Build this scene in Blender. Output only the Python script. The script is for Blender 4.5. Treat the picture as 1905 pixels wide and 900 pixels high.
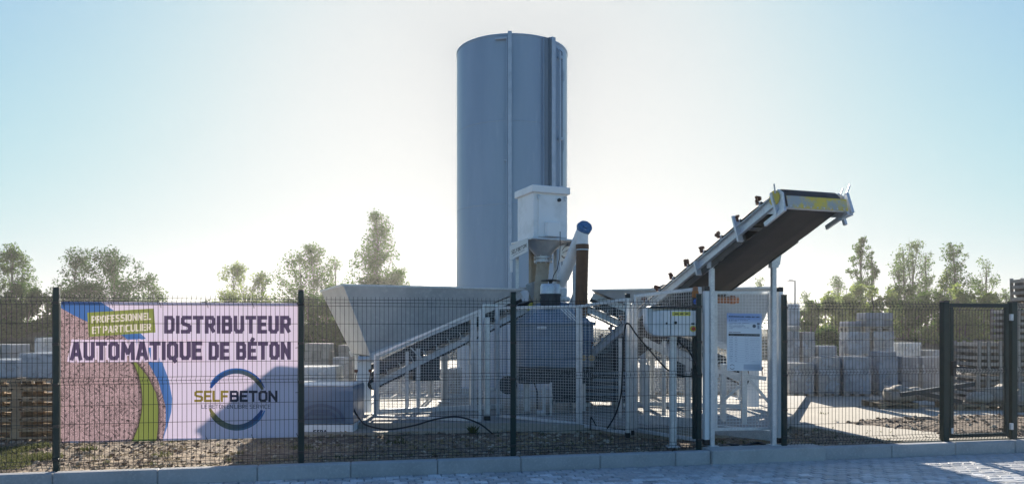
import bpy, math, random
import numpy as np
from mathutils import Vector, Matrix, noise
R = math.radians
random.seed(7)
for o in list(bpy.data.objects):
    bpy.data.objects.remove(o)
SC = bpy.context.scene
COL = SC.collection
# ------------------------------------------------------------------ camera, world, sun, exposure
FPX, HX, HY, CZ = 1375.0, 952.5, 613.0, 1.527      # focal length and horizon of the photograph (1905 px wide), eye height
cam_d = bpy.data.cameras.new('camera')
cam = bpy.data.objects.new('camera', cam_d)
COL.objects.link(cam)
cam.location = (0, 0, CZ)
cam.rotation_euler = (R(90), 0, 0)
cam_d.sensor_fit = 'HORIZONTAL'
cam_d.sensor_width = 36
cam_d.lens = FPX / 1905 * 36
cam_d.shift_y = (HY - 450) / 1905
cam_d.clip_start = 0.1
cam_d.clip_end = 3000
SC.camera = cam
SUNV = Vector((-0.012, 1.0, 0.33)).normalized()
ELEV = math.asin(SUNV.z)
w = bpy.data.worlds.new('World')
SC.world = w
w.use_nodes = True
nt = w.node_tree
nt.nodes.clear()
sky = nt.nodes.new('ShaderNodeTexSky')
sky.sky_type = 'NISHITA'
sky.sun_disc = False
sky.sun_elevation = ELEV
sky.sun_rotation = math.atan2(SUNV.x, SUNV.y)
sky.altitude = 0
sky.air_density = 1.0
sky.dust_density = 1.1
sky.ozone_density = 5.0
bg = nt.nodes.new('ShaderNodeBackground')
bg.inputs[1].default_value = 0.073
out = nt.nodes.new('ShaderNodeOutputWorld')
LUMCAP = 5.0
SKYCAP = 3.8                       # the brightest the hazy sky round the sun gets (soft limit per channel)
sep = nt.nodes.new('ShaderNodeSeparateColor'); comb = nt.nodes.new('ShaderNodeCombineColor')
nt.links.new(sky.outputs[0], sep.inputs[0])
def mth(op, a, b):
    n_ = nt.nodes.new('ShaderNodeMath'); n_.operation = op
    for k_, v_ in enumerate((a, b)):
        if isinstance(v_, (int, float)): n_.inputs[k_].default_value = v_
        else: nt.links.new(v_, n_.inputs[k_])
    return n_.outputs[0]
lum = mth('ADD', mth('ADD', mth('MULTIPLY', sep.outputs[0], .2), mth('MULTIPLY', sep.outputs[1], .65)), mth('MULTIPLY', sep.outputs[2], .15))
roll = mth('POWER', mth('ADD', mth('POWER', mth('DIVIDE', lum, LUMCAP), 2.0), 1.0), -0.5)
for ch in range(3):
    c_ = SKYCAP * (1.05, 1.0, .90)[ch]
    x_ = mth('DIVIDE', mth('MULTIPLY', sep.outputs[ch], roll), c_)
    den = mth('POWER', mth('ADD', mth('POWER', x_, 8.0), 1.0), 1 / 8.0)
    nt.links.new(mth('MULTIPLY', mth('DIVIDE', x_, den), c_), comb.inputs[ch])
nt.links.new(comb.outputs[0], bg.inputs[0])
nt.links.new(bg.outputs[0], out.inputs[0])
sl = bpy.data.lights.new('sun', 'SUN')
sl.energy = 5.0
sl.angle = R(0.6)
sl.color = (1.0, 0.86, 0.66)
so = bpy.data.objects.new('sun', sl)
COL.objects.link(so)
so.rotation_euler = SUNV.to_track_quat('Z', 'Y').to_euler()
so.location = (0, 0, 30)
SC.view_settings.view_transform = 'Standard'
SC.view_settings.look = 'None'
SC.view_settings.gamma = 1
SC.view_settings.use_curve_mapping = False
SC.view_settings.exposure = 1.5
SC.view_settings.use_white_balance = True      # the camera is balanced for the low sun, so shade goes blue
SC.view_settings.white_balance_temperature = 5900

# ------------------------------------------------------------------ helpers
def P(px, py, D):
    return Vector(((px - HX) / FPX * D, D, CZ + (HY - py) / FPX * D))
def G(px, py, z=0.0):
    D = FPX * (CZ - z) / (py - HY)
    return Vector(((px - HX) / FPX * D, D, z))
def zat(py, D):
    return CZ + (HY - py) / FPX * D
def xat(px, D):
    return (px - HX) / FPX * D

ROOTW = {}      # roots whose parts are given in world coordinates

class MB:
    def __init__(s):
        s.v = []; s.f = []; s.sm = False
    def add(s, vs, fs):
        n = len(s.v)
        s.v += [tuple(v) for v in vs]
        s.f += [tuple(i + n for i in f) for f in fs]
        return s
    def box(s, c, size, rz=0, M=None):
        hx, hy, hz = size[0] / 2, size[1] / 2, size[2] / 2
        vs = [Vector((x, y, z)) for x in (-hx, hx) for y in (-hy, hy) for z in (-hz, hz)]
        if M is None:
            M = Matrix.Rotation(rz, 3, 'Z') if rz else None
        if M is not None:
            vs = [M @ v for v in vs]
        c = Vector(c)
        return s.add([v + c for v in vs], [(0, 1, 3, 2), (4, 6, 7, 5), (0, 4, 5, 1), (2, 3, 7, 6), (0, 2, 6, 4), (1, 5, 7, 3)])
    def bbox(s, c, size, b=0.01, rz=0, M=None):
        """box with chamfered edges"""
        hx, hy, hz = size[0] / 2, size[1] / 2, size[2] / 2
        b = min(b, hx * .9, hy * .9, hz * .9)
        vs = []; idx = {}
        for sx in (-1, 1):
            for sy in (-1, 1):
                for sz in (-1, 1):
                    for ax in range(3):
                        p = [sx * (hx - b), sy * (hy - b), sz * (hz - b)]
                        p[ax] = (sx * hx, sy * hy, sz * hz)[ax]
                        idx[(sx, sy, sz, ax)] = len(vs); vs.append(Vector(p))
        fs = []
        S = (-1, 1)
        for a in S:
            fs.append([idx[(a, y, z, 0)] for y, z in ((-1, -1), (1, -1), (1, 1), (-1, 1))][::a])
            fs.append([idx[(x, a, z, 1)] for x, z in ((-1, -1), (-1, 1), (1, 1), (1, -1))][::a])
            fs.append([idx[(x, y, a, 2)] for x, y in ((-1, -1), (1, -1), (1, 1), (-1, 1))][::a])
        for a in S:
            for c_ in S:
                fs.append([idx[(a, c_, -1, 0)], idx[(a, c_, 1, 0)], idx[(a, c_, 1, 1)], idx[(a, c_, -1, 1)]])
                fs.append([idx[(a, -1, c_, 0)], idx[(a, 1, c_, 0)], idx[(a, 1, c_, 2)], idx[(a, -1, c_, 2)]])
                fs.append([idx[(-1, a, c_, 1)], idx[(1, a, c_, 1)], idx[(1, a, c_, 2)], idx[(-1, a, c_, 2)]])
        for a in S:
            for c_ in S:
                for d_ in S:
                    fs.append([idx[(a, c_, d_, 0)], idx[(a, c_, d_, 1)], idx[(a, c_, d_, 2)]])
        if M is None and rz:
            M = Matrix.Rotation(rz, 3, 'Z')
        if M is not None:
            vs = [M @ v for v in vs]
        c = Vector(c)
        return s.add([v + c for v in vs], fs)
    def bar(s, a, b, w_=.05, h_=None, up=Vector((0, 0, 1)), bev=0):
        a = Vector(a); b = Vector(b)
        h_ = h_ or w_
        d = (b - a); L = d.length; d.normalize()
        side = d.cross(up)
        if side.length < 1e-3:
            side = d.cross(Vector((0, 1, 0)))
        side.normalize(); n = side.cross(d).normalized()
        M = Matrix((d, side, n)).transposed()
        if bev:
            return s.bbox((a + b) / 2, (L, w_, h_), bev, M=M)
        return s.box((a + b) / 2, (L, w_, h_), M=M)
    def tube(s, pts, r, n=8, caps=True):
        pts = [Vector(p) for p in pts]
        rs = r if isinstance(r, (list, tuple)) else [r] * len(pts)
        rings = []
        prev = None
        for i, p in enumerate(pts):
            d = (pts[min(i + 1, len(pts) - 1)] - pts[max(i - 1, 0)])
            if d.length < 1e-9: d = Vector((0, 0, 1))
            d.normalize()
            if prev is None:
                x = d.orthogonal().normalized()
                if abs(d.z) > .9: x = (Vector((1, 0, 0)) - d * d.x).normalized()
            else:
                x = (prev - d * prev.dot(d)).normalized()
            prev = x
            y = d.cross(x)
            rings.append([p + (x * math.cos(2 * math.pi * (k + .5) / n) + y * math.sin(2 * math.pi * (k + .5) / n)) * rs[i] for k in range(n)])
        vs = [v for ring in rings for v in ring]
        fs = []
        for i in range(len(pts) - 1):
            for k in range(n):
                k2 = (k + 1) % n
                fs.append((i * n + k, i * n + k2, (i + 1) * n + k2, (i + 1) * n + k))
        if caps:
            fs.append(tuple(range(n))[::-1]); fs.append(tuple((len(pts) - 1) * n + k for k in range(n)))
        return s.add(vs, fs)
    def lathe(s, c, prof, n=32, cap=True):
        """prof: list of (radius, z) bottom to top, axis z at c"""
        c = Vector(c)
        vs = [c + Vector((r * math.cos(2 * math.pi * k / n), r * math.sin(2 * math.pi * k / n), z)) for r, z in prof for k in range(n)]
        fs = []
        for i in range(len(prof) - 1):
            for k in range(n):
                k2 = (k + 1) % n
                fs.append((i * n + k, i * n + k2, (i + 1) * n + k2, (i + 1) * n + k))
        if cap:
            fs.append(tuple(range(n))[::-1]); fs.append(tuple((len(prof) - 1) * n + k for k in range(n)))
        return s.add(vs, fs)
    def sheet(s, poly, t=.01):
        """thick flat polygon (any orientation)"""
        poly = [Vector(p) for p in poly]
        nrm = Vector((0, 0, 0))
        for i in range(len(poly)):
            a, b = poly[i], poly[(i + 1) % len(poly)]
            nrm += a.cross(b)
        nrm.normalize()
        n = len(poly)
        vs = [p + nrm * t / 2 for p in poly] + [p - nrm * t / 2 for p in poly]
        fs = [tuple(range(n)), tuple(range(n, 2 * n))[::-1]]
        for i in range(n):
            j = (i + 1) % n
            fs.append((i, i + n, j + n, j))
        return s.add(vs, fs)
    def prism(s, poly2, z0, z1):
        n = len(poly2)
        vs = [(x, y, z0) for x, y in poly2] + [(x, y, z1) for x, y in poly2]
        fs = [tuple(range(n))[::-1], tuple(range(n, 2 * n))]
        for i in range(n):
            j = (i + 1) % n
            fs.append((i, j, j + n, i + n))
        return s.add(vs, fs)

def mesh_of(name, mb, mat, off=None, smooth=None):
    me = bpy.data.meshes.new(name)
    v = mb.v
    if off is not None:
        v = [(a - off.x, b - off.y, c - off.z) for a, b, c in v]
    me.from_pydata(v, [], mb.f)
    if mat: me.materials.append(mat)
    if smooth or mb.sm:
        me.shade_smooth()
        if smooth and smooth is not True:
            me.set_sharp_from_angle(angle=R(smooth))
    me.update()
    return me

def tag(o, label=None, cat=None, group=None, kind=None):
    if label: o['label'] = label
    if cat: o['category'] = cat
    if group: o['group'] = group
    if kind: o['kind'] = kind
    return o

def thing(name, label, cat, loc=(0, 0, 0), rz=0, group=None, world=True, M=None):
    o = bpy.data.objects.new(name, None)
    o.empty_display_size = .2
    COL.objects.link(o)
    o.location = loc
    if rz: o.rotation_euler = (0, 0, rz)
    tag(o, label, cat, group)
    ROOTW[o.name] = Vector(loc) if world else None
    return o

def obj(name, mb, mat, parent=None, label=None, cat=None, group=None, kind=None, smooth=None, loc=None):
    off = None
    if parent is not None:
        off = ROOTW.get(parent.name)
    me = mesh_of(name, mb, mat, off, smooth)
    o = bpy.data.objects.new(name, me)
    COL.objects.link(o)
    if parent is not None:
        o.parent = parent
        ROOTW[o.name] = off
    tag(o, label, cat, group, kind)
    return o

def solo(name, mb, mat, label, cat, base, group=None, kind=None, smooth=None):
    """a thing that is one mesh, its origin at its base"""
    b = Vector(base)
    me = mesh_of(name, mb, mat, b, smooth)
    o = bpy.data.objects.new(name, me)
    COL.objects.link(o); o.location = b
    return tag(o, label, cat, group, kind)

def inst(name, me, parent, loc, rz=0, scale=None):
    o = bpy.data.objects.new(name, me)
    COL.objects.link(o)
    o.parent = parent
    o.location = loc
    if rz: o.rotation_euler = (0, 0, rz)
    if scale: o.scale = scale
    return o

def rock(mb, c, r, rnd, sq=.7, n=6):
    vs = []; fs = []
    k1, k2 = n, 3
    vs.append(Vector((0, 0, r * sq)))
    for j in range(1, k2):
        ph = math.pi * j / k2
        for i in range(k1):
            t = 2 * math.pi * i / k1
            q = r * rnd.uniform(.75, 1.2)
            vs.append(Vector((q * math.sin(ph) * math.cos(t), q * math.sin(ph) * math.sin(t), q * sq * math.cos(ph))))
    vs.append(Vector((0, 0, -r * sq)))
    for i in range(k1): fs.append((0, 1 + i, 1 + (i + 1) % k1))
    for j in range(k2 - 2):
        for i in range(k1):
            a = 1 + j * k1 + i; b = 1 + j * k1 + (i + 1) % k1
            fs.append((a, a + k1, b + k1, b))
    l = len(vs) - 1; s0 = 1 + (k2 - 2) * k1
    for i in range(k1): fs.append((s0 + i, l, s0 + (i + 1) % k1))
    mb.add([v + Vector(c) for v in vs], fs)

def copy_tree(o, parent=None):
    c = o.copy(); COL.objects.link(c); c.parent = parent
    for ch in list(o.children):
        copy_tree(ch, c)
    return c

# ------------------------------------------------------------------ materials
def mat(name, col, rough=.6, metal=0, var=None, bump=None, rnd=0, var2=None, spec=.5, transl=0, stretch=None):
    m = bpy.data.materials.new(name); m.use_nodes = True
    nt = m.node_tree; N = nt.nodes; L = nt.links
    b = N['Principled BSDF']
    b.inputs['Roughness'].default_value = rough
    b.inputs['Metallic'].default_value = metal
    b.inputs['Specular IOR Level'].default_value = spec
    b.inputs['Base Color'].default_value = (*col, 1)
    geo = N.new('ShaderNodeNewGeometry')
    src = geo.outputs['Position']
    if stretch:
        mp = N.new('ShaderNodeMapping'); mp.inputs['Scale'].default_value = stretch
        L.new(src, mp.inputs[0]); src = mp.outputs[0]
    cur = None
    def mixc(fac, a, bcol, mode='MIX'):
        mx = N.new('ShaderNodeMix'); mx.data_type = 'RGBA'; mx.blend_type = mode
        L.new(fac, mx.inputs[0])
        if a is None: mx.inputs[6].default_value = (*col, 1)
        else: L.new(a, mx.inputs[6])
        mx.inputs[7].default_value = (*bcol, 1)
        return mx.outputs[2]
    for vv in (var, var2):
        if vv:
            sc, lo, hi, c2 = vv
            t = N.new('ShaderNodeTexNoise'); t.inputs['Scale'].default_value = sc; t.inputs['Detail'].default_value = 6
            t.inputs['Roughness'].default_value = .6
            L.new(src, t.inputs['Vector'])
            mr = N.new('ShaderNodeMapRange'); mr.inputs[1].default_value = lo; mr.inputs[2].default_value = hi
            L.new(t.outputs[0], mr.inputs[0])
            cur = mixc(mr.outputs[0], cur, c2)
    if rnd:
        oi = N.new('ShaderNodeObjectInfo')
        mr = N.new('ShaderNodeMapRange'); mr.inputs[3].default_value = 1 - rnd; mr.inputs[4].default_value = 1 + rnd
        L.new(oi.outputs['Random'], mr.inputs[0])
        vm = N.new('ShaderNodeVectorMath'); vm.operation = 'SCALE'
        if cur is None: vm.inputs[0].default_value = col
        else: L.new(cur, vm.inputs[0])
        L.new(mr.outputs[0], vm.inputs['Scale'])
        cur = vm.outputs[0]
    if cur is not None: L.new(cur, b.inputs['Base Color'])
    if bump:
        sc, st, dist = bump
        t = N.new('ShaderNodeTexNoise'); t.inputs['Scale'].default_value = sc; t.inputs['Detail'].default_value = 5
        L.new(src, t.inputs['Vector'])
        bp = N.new('ShaderNodeBump'); bp.inputs['Strength'].default_value = st; bp.inputs['Distance'].default_value = dist
        L.new(t.outputs[0], bp.inputs['Height']); L.new(bp.outputs[0], b.inputs['Normal'])
    if transl:
        tr = N.new('ShaderNodeBsdfTranslucent')
        if cur is not None: L.new(cur, tr.inputs[0])
        else: tr.inputs[0].default_value = (*col, 1)
        ms = N.new('ShaderNodeMixShader'); ms.inputs[0].default_value = transl
        L.new(b.outputs[0], ms.inputs[1]); L.new(tr.outputs[0], ms.inputs[2])
        L.new(ms.outputs[0], N['Material Output'].inputs[0])
    return m

M_ = {}
M_['galv'] = mat('galvanised_steel', (.60, .62, .64), .38, .45, var=(9, .35, .7, (.46, .48, .51)), var2=(60, .45, .75, (.74, .75, .76)), bump=(40, .15, .002))
M_['galv_dull'] = mat('dull_galvanised_sheet', (.52, .53, .53), .5, .35, var=(1.6, .35, .75, (.38, .39, .40)), var2=(14, .5, .8, (.60, .60, .58)), bump=(3, .25, .01))
M_['silo'] = mat('silo_paint', (.31, .385, .485), .28, 0, var=(1.6, .4, .75, (.26, .33, .43)), var2=(7, .58, .8, (.38, .45, .53)), stretch=(1, 1, .16), bump=(1.5, .2, .02), spec=.6)
M_['silo_trim'] = mat('silo_pipe_paint', (.44, .51, .60), .45, .1, var=(5, .4, .7, (.36, .43, .51)))
M_['white_paint'] = mat('white_paint', (.84, .84, .83), .4, 0, var=(4, .5, .8, (.66, .66, .63)), var2=(30, .66, .8, (.5, .48, .44)))
M_['light_post'] = mat('pale_grey_powder_coat', (.85, .86, .86), .4, 0, var=(6, .5, .8, (.76, .77, .76)))
M_['green_post'] = mat('dark_green_powder_coat', (.005, .021, .021), .4, 0, var=(8, .4, .8, (.008, .028, .027)), spec=.35)
M_['wire_green'] = mat('dark_green_wire', (.006, .014, .018), .5, .0, spec=.3)
M_['black'] = mat('black_plastic', (.015, .016, .018), .4)
M_['rubber'] = mat('black_rubber_belt', (.010, .013, .018), .65, 0, var=(5, .4, .75, (.022, .024, .028)), bump=(20, .3, .004))
M_['kerb'] = mat('kerb_concrete', (.42, .425, .43), .85, 0, var=(2.5, .35, .7, (.32, .325, .33)), var2=(35, .5, .75, (.48, .48, .47)), bump=(60, .4, .004), rnd=.07)
M_['kerb_cast'] = mat('cast_kerb_concrete', (.47, .47, .455), .85, 0, var=(3, .35, .7, (.36, .36, .35)), var2=(30, .5, .75, (.53, .52, .50)), bump=(50, .5, .005))
M_['slab'] = mat('concrete_slab', (.31, .285, .24), .85, 0, var=(1.3, .35, .7, (.33, .32, .30)), var2=(12, .55, .8, (.48, .46, .42)), bump=(40, .3, .004))
M_['paver'] = mat('paver_concrete', (.62, .62, .62), .5, 0, var=(6, .35, .7, (.38, .385, .395)), var2=(40, .5, .75, (.62, .62, .60)), bump=(50, .7, .008), rnd=.32)
M_['mortar'] = mat('paver_joint_sand', (.30, .29, .27), .95, 0, var=(30, .4, .7, (.22, .21, .19)))
M_['dirt'] = mat('dry_dirt', (.21, .15, .095), .95, 0, var=(1.7, .35, .7, (.13, .09, .058)), var2=(9, .50, .70, (.37, .30, .21)), bump=(25, .8, .03))
M_['clod'] = mat('dirt_clods', (.16, .115, .075), .95, 0, var=(5, .47, .56, (.46, .40, .31)), rnd=.1)
M_['soil'] = mat('dark_soil', (.11, .075, .05), .95, 0, var=(5, .4, .7, (.20, .15, .105)), bump=(18, .8, .03))
M_['yard'] = mat('yard_concrete', (.42, .38, .31), .9, 0, var=(.5, .35, .7, (.33, .295, .24)), var2=(7, .55, .8, (.48, .44, .365)), bump=(20, .3, .005))
M_['ground'] = mat('far_ground', (.13, .115, .08), .95, 0, var=(.15, .35, .7, (.08, .09, .045)), var2=(2, .5, .8, (.18, .15, .11)))
M_['bank'] = mat('bank_soil_and_weeds', (.030, .038, .026), .95, 0, var=(.8, .4, .7, (.05, .055, .035)), bump=(4, .8, .2))
M_['wood'] = mat('weathered_wood', (.36, .27, .17), .85, 0, var=(3, .35, .7, (.24, .17, .105)), var2=(24, .5, .8, (.43, .34, .23)), bump=(30, .4, .004), rnd=.25)
M_['greywood'] = mat('grey_weathered_wood', (.36, .33, .285), .85, 0, var=(4, .35, .7, (.24, .215, .185)), var2=(26, .5, .8, (.46, .42, .37)), bump=(30, .4, .004), rnd=.22)
M_['block'] = mat('concrete_block', (.27, .285, .31), .9, 0, var=(7, .4, .7, (.19, .205, .225)), bump=(70, .5, .004), rnd=.2)
M_['block_warm'] = mat('warm_concrete_block', (.31, .295, .27), .9, 0, var=(7, .4, .7, (.22, .21, .195)), bump=(70, .5, .004), rnd=.13)
M_['block_pale'] = mat('pale_concrete_block', (.62, .61, .57), .9, 0, var=(7, .4, .7, (.50, .49, .46)), bump=(70, .5, .004), rnd=.06)
M_['stone'] = mat('field_stone', (.38, .335, .27), .9, 0, var=(6, .35, .7, (.24, .21, .17)), var2=(20, .5, .8, (.48, .44, .38)), bump=(14, .8, .02), rnd=.15)
M_['mixer'] = mat('mixer_blue_grey_paint', (.17, .23, .31), .45, .1, var=(3, .4, .7, (.12, .165, .23)), var2=(20, .6, .8, (.26, .27, .27)))
M_['darksteel'] = mat('dark_machine_steel', (.045, .055, .065), .5, .4, var=(6, .4, .7, (.08, .085, .09)))
M_['yellow'] = mat('worn_yellow_paint', (.68, .52, .05), .5, 0, var=(3.2, .53, .62, (.38, .40, .40)), var2=(22, .55, .8, (.50, .42, .12)))
M_['yellow_label'] = mat('yellow_label', (.75, .68, .10), .5)
M_['brown_hose'] = mat('brown_rubber_hose', (.16, .085, .04), .6, 0, var=(7, .4, .7, (.11, .06, .032)))
M_['beige_hose'] = mat('beige_fabric_hose', (.42, .35, .25), .8, 0, var=(8, .4, .7, (.33, .27, .19)), bump=(25, .4, .01))
M_['chan'] = mat('dark_channel_paint', (.17, .21, .26), .5)
M_['ochre'] = mat('ochre_paint', (.42, .30, .14), .6)
M_['rust'] = mat('rusty_steel', (.16, .065, .035), .8, .1, var=(14, .4, .7, (.09, .045, .03)))
M_['orange'] = mat('orange_gearbox_paint', (.28, .11, .04), .5, 0, var=(9, .45, .75, (.28, .10, .03)))
M_['bluecap'] = mat('blue_steel_cap', (.13, .22, .36), .45, 0, var=(20, .45, .7, (.06, .13, .30)))
M_['blue'] = mat('blue_sticker', (.03, .12, .55), .4)
M_['red'] = mat('red_plastic', (.55, .05, .03), .4)
M_['amber'] = mat('amber_lens', (.45, .17, .03), .25, 0, transl=.5)
M_['tarp'] = mat('blue_grey_printed_film', (.15, .23, .34), .28, 0, var=(3, .35, .7, (.11, .18, .27)), bump=(7, .5, .03))
M_['tarp_dark'] = mat('dark_blue_print', (.08, .13, .22), .35)
M_['topfilm'] = mat('white_film', (.72, .72, .70), .3, 0, var=(5, .4, .7, (.6, .6, .6)), bump=(9, .6, .03))
M_['ink'] = mat('dark_ink', (.03, .03, .04), .7)
M_['bark'] = mat('bark', (.10, .08, .06), .9, 0, var=(8, .4, .7, (.16, .14, .11)))
M_['lamp_grey'] = mat('lamp_grey', (.35, .36, .38), .5, .3)
M_['stone_dark'] = mat('dark_stone_fill', (.15, .13, .11), .95, 0, var=(9, .4, .7, (.25, .22, .19)))
M_['gravel'] = mat('dark_gravel_for_shade', (.15, .135, .115), .95, 0, var=(9, .35, .7, (.24, .22, .19)), bump=(25, 1, .05))  # dark tone of the made-up heap that stands in for shade

def film_mat(name, a=.5, tint=(.75, .8, .86)):
    m = bpy.data.materials.new(name); m.use_nodes = True
    N = m.node_tree.nodes; L = m.node_tree.links
    b = N['Principled BSDF']
    b.inputs['Base Color'].default_value = (*tint, 1); b.inputs['Roughness'].default_value = .22
    tp = N.new('ShaderNodeBsdfTransparent'); mx = N.new('ShaderNodeMixShader')
    geo = N.new('ShaderNodeNewGeometry')
    t = N.new('ShaderNodeTexNoise'); t.inputs['Scale'].default_value = 3.2; t.inputs['Detail'].default_value = 5
    L.new(geo.outputs['Position'], t.inputs['Vector'])
    mr = N.new('ShaderNodeMapRange'); mr.inputs[1].default_value = .38; mr.inputs[2].default_value = .68
    mr.inputs[3].default_value = a * .45; mr.inputs[4].default_value = min(1, a * 1.5)
    L.new(t.outputs[0], mr.inputs[0])
    t2 = N.new('ShaderNodeTexNoise'); t2.inputs['Scale'].default_value = 9
    mp = N.new('ShaderNodeMapping'); mp.inputs['Scale'].default_value = (1, 1, .35); mp.inputs['Rotation'].default_value = (.3, .2, 0)
    L.new(geo.outputs['Position'], mp.inputs[0]); L.new(mp.outputs[0], t2.inputs['Vector'])
    bp = N.new('ShaderNodeBump'); bp.inputs['Strength'].default_value = .6; bp.inputs['Distance'].default_value = .03
    L.new(t2.outputs[0], bp.inputs['Height']); L.new(bp.outputs[0], b.inputs['Normal'])
    L.new(mr.outputs[0], mx.inputs[0]); L.new(tp.outputs[0], mx.inputs[1]); L.new(b.outputs[0], mx.inputs[2])
    L.new(mx.outputs[0], N['Material Output'].inputs[0])
    return m
M_['film'] = film_mat('clear_stretch_film', .34, (.60, .66, .74))

def leaf_mat(name, c1, c2, tr=.45):
    m = bpy.data.materials.new(name); m.use_nodes = True
    N = m.node_tree.nodes; L = m.node_tree.links
    N.remove(N['Principled BSDF'])
    geo = N.new('ShaderNodeNewGeometry')
    mx = N.new('ShaderNodeMix'); mx.data_type = 'RGBA'
    mx.inputs[6].default_value = (*c1, 1); mx.inputs[7].default_value = (*c2, 1)
    L.new(geo.outputs['Random Per Island'], mx.inputs[0])
    d = N.new('ShaderNodeBsdfDiffuse'); t = N.new('ShaderNodeBsdfTranslucent'); ms = N.new('ShaderNodeMixShader')
    ms.inputs[0].default_value = tr
    L.new(mx.outputs[2], d.inputs[0]); L.new(mx.outputs[2], t.inputs[0])
    L.new(d.outputs[0], ms.inputs[1]); L.new(t.outputs[0], ms.inputs[2]); L.new(ms.outputs[0], N['Material Output'].inputs[0])
    return m
M_['leaf_dark'] = leaf_mat('dark_leaves', (.030, .068, .014), (.070, .125, .034))
M_['leaf_mid'] = leaf_mat('mid_green_leaves', (.055, .105, .022), (.12, .185, .045), .5)
M_['leaf_light'] = leaf_mat('light_spring_leaves', (.12, .18, .04), (.25, .30, .085), .6)
M_['leaf_pale'] = leaf_mat('pale_grey_green_leaves', (.10, .155, .06), (.18, .24, .095), .55)
M_['grass'] = leaf_mat('grass', (.075, .09, .035), (.15, .155, .07), .35)

# ------------------------------------------------------------------ print made in the script: stroke lettering and simple shapes
GL = {
 'A': [[(0, 0), (.40, 1), (.60, 1), (1, 0)], [(.2, .27), (.8, .27)]],
 'B': [[(0, 0), (0, 1), (.78, 1), (.97, .86), (.97, .66), (.8, .53), (0, .53)], [(.8, .53), (1, .4), (1, .14), (.8, 0), (0, 0)]],
 'C': [[(1, 1), (.25, 1), (0, .82), (0, .18), (.25, 0), (1, 0)]],
 'D': [[(0, 0), (0, 1), (.75, 1), (1, .82), (1, .18), (.75, 0), (0, 0)]],
 'E': [[(1, 0), (0, 0), (0, 1), (1, 1)], [(0, .52), (.85, .52)]],
 'F': [[(0, 0), (0, 1), (1, 1)], [(0, .5), (.85, .5)]],
 'I': [[(0, 0), (0, 1)]],
 'L': [[(0, 1), (0, 0), (1, 0)]],
 'M': [[(0, 0), (.05, 1), (.5, .32), (.95, 1), (1, 0)]],
 'N': [[(0, 0), (0, 1), (1, 0), (1, 1)]],
 'O': [[(.25, 0), (0, .18), (0, .82), (.25, 1), (.75, 1), (1, .82), (1, .18), (.75, 0), (.25, 0)]],
 'P': [[(0, 0), (0, 1), (.75, 1), (1, .84), (1, .58), (.75, .42), (0, .42)]],
 'Q': [[(.25, 0), (0, .18), (0, .82), (.25, 1), (.75, 1), (1, .82), (1, .18), (.75, 0), (.25, 0)], [(.55, .02), (.9, -.25)]],
 'R': [[(0, 0), (0, 1), (.75, 1), (1, .84), (1, .6), (.75, .45), (0, .45)], [(.5, .45), (1, 0)]],
 'S': [[(.97, 1), (.22, 1), (0, .86), (0, .66), (.2, .54), (.8, .46), (1, .34), (1, .14), (.78, 0), (0, 0)]],
 'T': [[(0, 1), (1, 1)], [(.5, 1), (.5, 0)]],
 'U': [[(0, 1), (0, .18), (.25, 0), (.75, 0), (1, .18), (1, 1)]],
 'V': [[(0, 1), (.5, 0), (1, 1)]],
}
GL['É'] = GL['E'] + [[(.45, 1.2), (.7, 1.38)]]
GW = {'I': 0, 'M': 1.35, 'E': .85, 'F': .85, 'L': .8, 'É': .85, 'T': 1.0, 'A': 1.1}

def text_strokes(txt, x0, x1, yb0, yb1, cap, bold, space=.42, gap=.3):
    """strokes (x,y down) filling x0..x1, baseline yb0->yb1, cap height cap (all in px); bold = stroke width / cap"""
    sw = bold * cap
    adv = []; tot = 0
    cw = .52                                              # glyph width in cap heights, refitted below
    units = 0; fixed = 0
    for ch in txt:
        if ch == ' ': units += space; continue
        units += GW.get(ch, 1.0) * 1.0
        fixed += sw * (1 + gap)
    fixed -= sw * gap
    unit = ((x1 - x0) - fixed) / units
    x = x0; res = []
    for ch in txt:
        if ch == ' ': x += space * unit; continue
        wdt = GW.get(ch, 1.0) * unit
        for pl in GL[ch]:
            pts = []
            for a, b in pl:
                xx = x + sw / 2 + a * wdt
                yb = yb0 + (yb1 - yb0) * (xx - x0) / (x1 - x0)
                pts.append((xx, yb - sw / 2 - b * (cap - sw)))
            res.append(pts)
        x += wdt + sw * (1 + gap)
    return res, sw

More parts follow.
